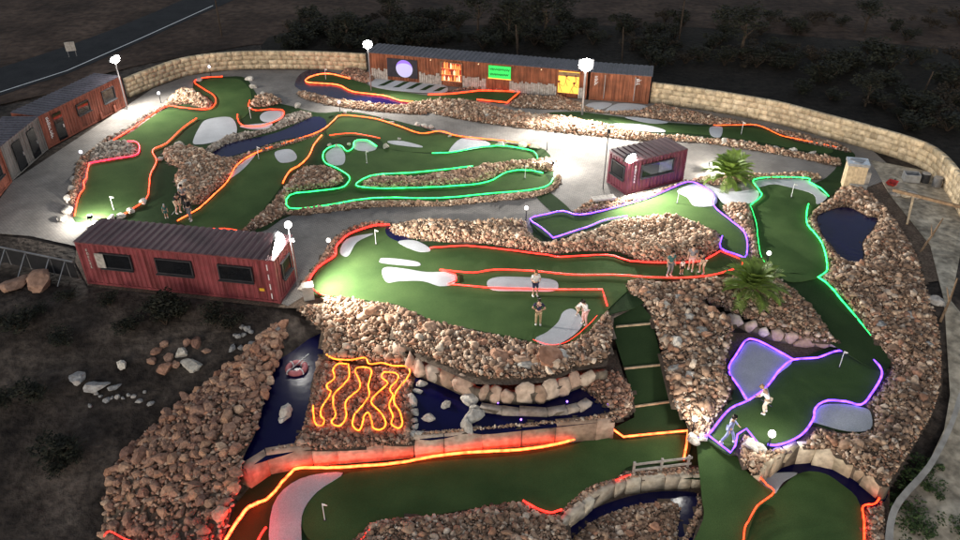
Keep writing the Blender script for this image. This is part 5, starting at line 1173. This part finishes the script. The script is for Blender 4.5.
# life ring ------------------------------------------------------------
t = thing('life_ring', 'pink and grey life ring floating in the left canal', 'life ring', P(297, 370, L1)+Vector((0, 0, .12)), .4, None)
m = MB(); n, k = 24, 10; R, r_ = .42, .15
m.add([((R+r_*math.cos(b*2*PI/k))*math.cos(a*2*PI/n), (R+r_*math.cos(b*2*PI/k))*math.sin(a*2*PI/n), r_*math.sin(b*2*PI/k)) for a in range(n) for b in range(k)], [(a*k+b, ((a+1) % n)*k+b, ((a+1) % n)*k+(b+1) % k, a*k+(b+1) % k) for a in range(n) for b in range(k)])
m.build('ring', 'pink_ring', t, True)
for a in range(4):
    c = a*PI/2+.4; MB().tube([((R+.165*math.cos(b*2*PI/10))*math.cos(c), (R+.165*math.cos(b*2*PI/10))*math.sin(c), .165*math.sin(b*2*PI/10)) for b in range(10)], .035, 6, closed=True).build('band', 'cloth_white', t)
MB().bar((-.5, -.3, .12), (.75, .5, .3), .04).build('paddle', 'grey_metal', t)
# open fence at the left ------------------------------------------------------
a, b = P(0, 262), P(80, 279); d = b-a
t = thing('site_fence', 'dark mesh fence with slanted steel props left of the long container', 'fence', a-d*.3, 0, None); d = d*1.28; Lf = d.length; n = Vector((-d.y, d.x, 0)).normalized()
MB().bar((0, 0, .55), (d.x, d.y, .55), .04, 1.0).build('fence_panel', 'black_cloth', t)
MB().bar((0, 0, 1.1), (d.x, d.y, 1.1), .07, .07).build('top_rail', 'grey_metal', t)
for u in (.35, .55, .78, .93):
    MB().bar((d.x*u, d.y*u, 0), (d.x*u, d.y*u, 1.1), .06).build('post', 'grey_metal', t)
    MB().bar(Vector((d.x*u, d.y*u, 1.05))-n*.05, Vector((d.x*u, d.y*u, 0))-n*1.0, .05).build('prop', 'grey_metal', t)
# things by the right wall ------------------------------------------------------
p = P(851, 187); t = thing('metal_cabinet', 'tall timber clad cabinet with a shiny metal top behind the right green', 'cabinet', p, -.25, None)
m = MB(); x = -.62
while x < .6: m.box(x, x+.2, -.5, .5, 0.05, 1.75); x += .208
m.build('body', 'pale_timber', t)
MB().box(-.68, .68, -.56, .56, 1.76, 1.95).build('top', 'silver', t)
m = MB(); m.lathe([(.01, 1.95), (.36, 1.95), (.36, 1.99), (.3, 2.0), (.01, 2.0)], n=20); m.bar((-.5, .2, 1.98), (.5, .2, 1.98), .05); m.build('fan_grille', 'grey_metal', t)
MB().box(.66, .95, -.3, .4, .5, 1.3).build('side_box', 'plank_grey', t)
t = thing('stone_block', 'pale cut stone block at the foot of the metal cabinet', 'stone block', P(857, 191), -.5, None); MB().box(-.55, .55, -.25, .25, 0, .5).build('block', 'concrete', t)
p = P(910, 181); t = thing('plastic_crate', 'pale open plastic crate on the cluttered ground by the right wall', 'crate', p, -.2, None)
m = MB()
for q in ((-.5, .5, -.37, -.33), (-.5, .5, .33, .37), (-.5, -.46, -.33, .33), (.46, .5, -.33, .33)): m.box(*q, .05, .6)
m.build('sides', 'silver', t); MB().box(-.46, .46, -.33, .33, .05, .09).build('bottom', 'grey_metal', t)
for i, (px, py) in enumerate(((924, 182), (936, 186))):
    t = thing('drum', ('dark drum with a pale lid' if i == 0 else 'grey dented drum')+' beside the plastic crate at right', 'drum', P(px, py), 0, None)
    MB().lathe([(.3, 0), (.31, .05), (.3, .28), (.32, .3), (.3, .32), (.3, .6), (.31, .64)], n=16).build('barrel', 'dark_metal' if i == 0 else 'grey_metal', t); MB().lathe([(.28, .645), (.28, .67), (.1, .675)], n=16).build('lid', 'plank_grey', t)
t = thing('wheelbarrow', 'red wheelbarrow tipped among the clutter by the right wall', 'wheelbarrow', P(891, 187), .9, None)
m = MB(); m.add([(-.5, -.35, .45), (.5, -.3, .35), (.5, .3, .35), (-.5, .35, .45), (-.3, -.2, .2), (.35, -.15, .15), (.35, .15, .15), (-.3, .2, .2)], [(4, 7, 6, 5), (0, 4, 5, 1), (1, 5, 6, 2), (2, 6, 7, 3), (3, 7, 4, 0)]); m.build('tray', 'red_plastic', t)
for s in (-1, 1): MB().tube([(.7, s*.08, .15), (0, s*.22, .22), (-.9, s*.3, .5)], .022, 6).build('handle', 'timber', t)
MB().tube([(.72+.16*math.cos(a*.5236), 0, .17+.16*math.sin(a*.5236)) for a in range(12)], .04, 6, closed=True).build('wheel', 'dark_metal', t)
t = thing('sandbag_pile', 'heap of pale sacks in front of the plastic crate', 'sacks', P(903, 197), -.3, None)
for i, (x, y, z, a) in enumerate(((-.5, 0, .12, .1), (.15, .05, .12, -.1), (.75, 0, .12, .2), (-.2, .05, .34, .3), (.45, 0, .34, -.2))):
    o = MB().ball((0, 0, 0), .36, 14, sz=.42).build('sack', 'cloth_cream' if i % 2 else 'plank_grey', t, True); o.location = (x, y, z); o.rotation_euler = (0, 0, a); o.scale = (1, .68, 1)
q, e = P(893, 190, .9), P(985, 213, 1.2); t = thing('timber_beam', 'long dark timber beam on a slanted post at the right edge', 'beam', q, 0, None)
MB().bar((0, 0, 0), e-q, .16, .18).build('beam', 'timber', t); f = P(907, 224)-q; MB().bar(f, (e-q)*.24-Vector((0, 0, .1)), .12).build('post', 'pale_timber', t)
for lab, a, b in (('grey weathered branch stuck in the ground right of the stone slope', (920, 252), (935, 228)), ('thin leaning stake at the right foot of the stone slope', (940, 322), (948, 288))):
    q = PT(*a); e = PT(*b)+Vector((0, -.4, .9)); t = thing('wooden_stake', lab, 'stake', q, 0, None); d = e-q; MB().tube([(0, 0, 0), d*.5+Vector((.05, 0, 0)), d], [.07, .06, .04], 7).build('shaft', 'timber', t); MB().tube([d*.5, d*.7+Vector((-.3, .1, .2))], [.04, .02], 5).build('branch', 'timber', t)
t = thing('junction_box', 'grey concrete box beside the red strip at the left corner of the middle green', 'box', P(309, 298), .3, None); MB().box(-.28, .28, -.25, .25, 0, .8).build('body', 'concrete', t); MB().box(-.31, .31, -.28, .28, .8, .86).build('lid', 'plank_grey', t)
t = thing('stone_bench', 'flat grey stone slab bench left of the kiosk', 'bench', P(603, 203), .25, None); MB().box(-.8, .8, -.28, .28, .32, .44).build('seat', 'plank_grey', t)
for x in (-.55, .55): MB().box(x-.12, x+.12, -.22, .22, 0, .32).build('leg', 'concrete', t)
# ================================================================= people
A = lambda px, py, z=0.0: proj((px, py), z)+Vector((0, 0, .08))
person('person in a white top and dark shorts standing by the oval sand patch', A(535, 297), .2, .08, 'front', top='cloth_white', bottom='cloth_navy', hair='hair_fair')
_, hd = person('person in a navy top and khaki trousers standing on the middle green, back turned', A(538, 326), PI-.1, .04, 'hips', top='cloth_navy', bottom='cloth_khaki', long_legs=True)
person('person in a white shirt and pink trousers leaning beside the grey sand patch', A(584, 325), -.9, .35, 'front', top='cloth_white', bottom='cloth_pink', long_legs=True, long_sleeves=True)
person('child in white crouching beside the person in a white shirt', A(577, 316), 1.0, .5, 'front', scale=.62, top='cloth_white', bottom='cloth_cream', knees=1)
person('person in teal and grey nearest the left in the group on the red lit lane', A(669, 277), .3, .06, 'down', top='cloth_teal', bottom='cloth_grey', long_legs=True)
person('small child in white in the group on the red lit lane', A(681, 275), .1, .05, 'down', scale=.58, top='cloth_white', bottom='cloth_black')
person('long haired person in grey at the back of the group on the red lane', A(690, 271), -.4, .05, 'down', .25, top='cloth_grey', bottom='cloth_pink', long_hair=True)
_, hd = person('person in a dark top bending over a putter at the right of the group', A(701, 274), -.9, .5, 'putt', top='cloth_black', bottom='cloth_cream', knees=.5)
club('putter held by the bending person of the group on the red lit lane', (hd[0]+hd[1])/2, A(695, 278))
_, hd = person('fair person in white bending over a putt on the dark violet lit green', A(764, 414, L1), -2.2, .6, 'putt', top='cloth_white', bottom='cloth_cream', hair='hair_fair', long_legs=True, knees=.5)
club('putter held by the person in white on the dark violet green', (hd[0]+hd[1])/2, A(771, 408, L1))
person('person in blue grey clothes striding on the violet lit tee', A(727, 444, L1), 1.3, .1, 'swing', .9, top='cloth_blue', bottom='cloth_blue', long_legs=True, long_sleeves=True)
_, hd = person('person in black leaning towards the strip at the left group of players', A(179, 214), .9, .5, 'putt', top='cloth_black', bottom='cloth_cream', knees=.5)
club('putter of the person in black in the left group of players', (hd[0]+hd[1])/2, A(172, 216))
person('person in dark grey standing on the amber strip in the left group of players', A(191, 221), -.3, .12, 'down', .3, top='cloth_black', bottom='cloth_grey', long_legs=True, long_sleeves=True)
person('person with a dark jacket at the back of the left group of players', A(186, 208), .2, .15, 'front', top='cloth_grey', bottom='cloth_black', long_legs=True)
person('small child in a white hat and teal clothes in the left group of players', A(167, 219), .4, .05, 'down', scale=.6, top='cloth_teal', bottom='cloth_teal', hair='cloth_white')
# ================================================================= plants
palm('bright green floodlit palm by the path right of the kiosk', P(728, 183), 'palm_leaf', 1.75, .55, 4)
palm('darker larger palm on the stone bed below the violet strip', proj((750, 297), R22)+Vector((0, 0, .1)), 'palm_leaf_dark', 1.7, .5, 9)
protos = [shrub_proto('dark', 1, 'dark scrub bush growing in the field behind the boundary walls', 'dark scrub behind the boundary walls'), shrub_proto('brown', 2, 'dry brown bush growing in the field behind the boundary walls', 'dry bushes behind the boundary walls'), shrub_proto('tree', 3, 'small dark tree growing in the scrub behind the boundary walls', 'small trees behind the boundary walls'),
          shrub_proto('dark', 4, 'dark weedy bush on the waste ground in front of the long container', 'dark bushes on the waste ground'), shrub_proto('green', 5, 'green bush on the pale dirt at the bottom right corner', 'green bushes at the bottom right')]
used = set()
def put(k, px, py, s, z=None):
    p = PT(px, py)
    o = dup(protos[k], p, random.uniform(0, 6.3)) if k in used else protos[k]
    used.add(k); o.location = p; o.rotation_euler = (0, 0, random.uniform(0, 6.3)); o.scale = (s, s*random.uniform(.85, 1.15), s*random.uniform(.8, 1.15))
r = random.Random(12)
for i in range(190):
    px = r.uniform(290, 1010); lim = 50 if px < 640 else (70 if px < 800 else 95+(px-800)*.25); py = lim-(lim-20)*r.random()**1.3
    put(r.choice([0, 0, 0, 0, 0, 0, 0, 0, 0, 1, 1, 1, 1, 1, 2]), px, py, r.uniform(.8, 1.9))
for px, py, s in ((905, 130, 1.5), (800, 94, 1.2), (830, 100, 1.1), (870, 60, 2.2), (890, 70, 2.0), (850, 72, 1.9), (700, 62, 1.5), (350, 40, 1.3), (310, 38, 1.5)): put(0, px, py, s)
for i in range(18):
    px = r.uniform(0, 240); py = r.uniform(305, 520)
    if not (65 < px < 215 and 340 < py < 405) and px < 235-(py-330)*1.05: put(3, px, py, r.uniform(.5, 1.3))
for px, py in ((40, 312), (70, 300), (110, 306), (150, 310), (180, 318), (215, 325), (130, 330), (20, 330), (60, 345), (230, 330)): put(3, px, py, r.uniform(.5, 1.0))
for px, py, s in ((915, 486, .9), (930, 498, .7), (905, 520, .9), (912, 536, .8), (960, 540, .8), (898, 505, .5), (925, 475, .7)): put(4, px, py, s)
for k in range(len(protos)):
    assert k in used
# ================================================================= light, camera
w = bpy.data.worlds.new('World'); S.world = w; w.use_nodes = True; nt = w.node_tree
sky = nt.nodes.new('ShaderNodeTexSky'); sky.sky_type = 'NISHITA'; sky.sun_disc = False; sky.sun_elevation = math.radians(12); sky.sun_rotation = math.radians(200)
bg = nt.nodes['Background']; nt.links.new(sky.outputs['Color'], bg.inputs['Color']); mxs = nt.nodes.new('ShaderNodeHueSaturation'); mxs.inputs['Saturation'].default_value = 0.5; nt.links.new(sky.outputs['Color'], mxs.inputs['Color']); nt.links.new(mxs.outputs['Color'], bg.inputs['Color']); bg.inputs['Strength'].default_value = SKY
sd = bpy.data.lights.new('sun', 'SUN'); sd.energy = SUN; sd.angle = math.radians(12); sd.color = (1, .93, .85)
so = bpy.data.objects.new('sun', sd); C.objects.link(so)
el, az = math.radians(12), math.radians(200)
so.rotation_euler = Vector((math.sin(az)*math.cos(el), math.cos(az)*math.cos(el), math.sin(el))).to_track_quat('Z', 'Y').to_euler()
cd = bpy.data.cameras.new('camera'); cd.sensor_width = 36; cd.lens = 36*FPX/960; cd.clip_end = 3000; cd.clip_start = .5
co = bpy.data.objects.new('camera', cd); C.objects.link(co); co.location = (0, 0, CH); co.rotation_euler = (math.radians(90)-TH, 0, 0); S.camera = co
S.view_settings.view_transform = 'Standard'; S.view_settings.look = 'None'; S.view_settings.gamma = 1; S.view_settings.exposure = EXPO; S.view_settings.use_curve_mapping = False
S.cycles.use_denoising = True; S.cycles.max_bounces = 5; S.cycles.diffuse_bounces = 2; S.cycles.sample_clamp_indirect = 3
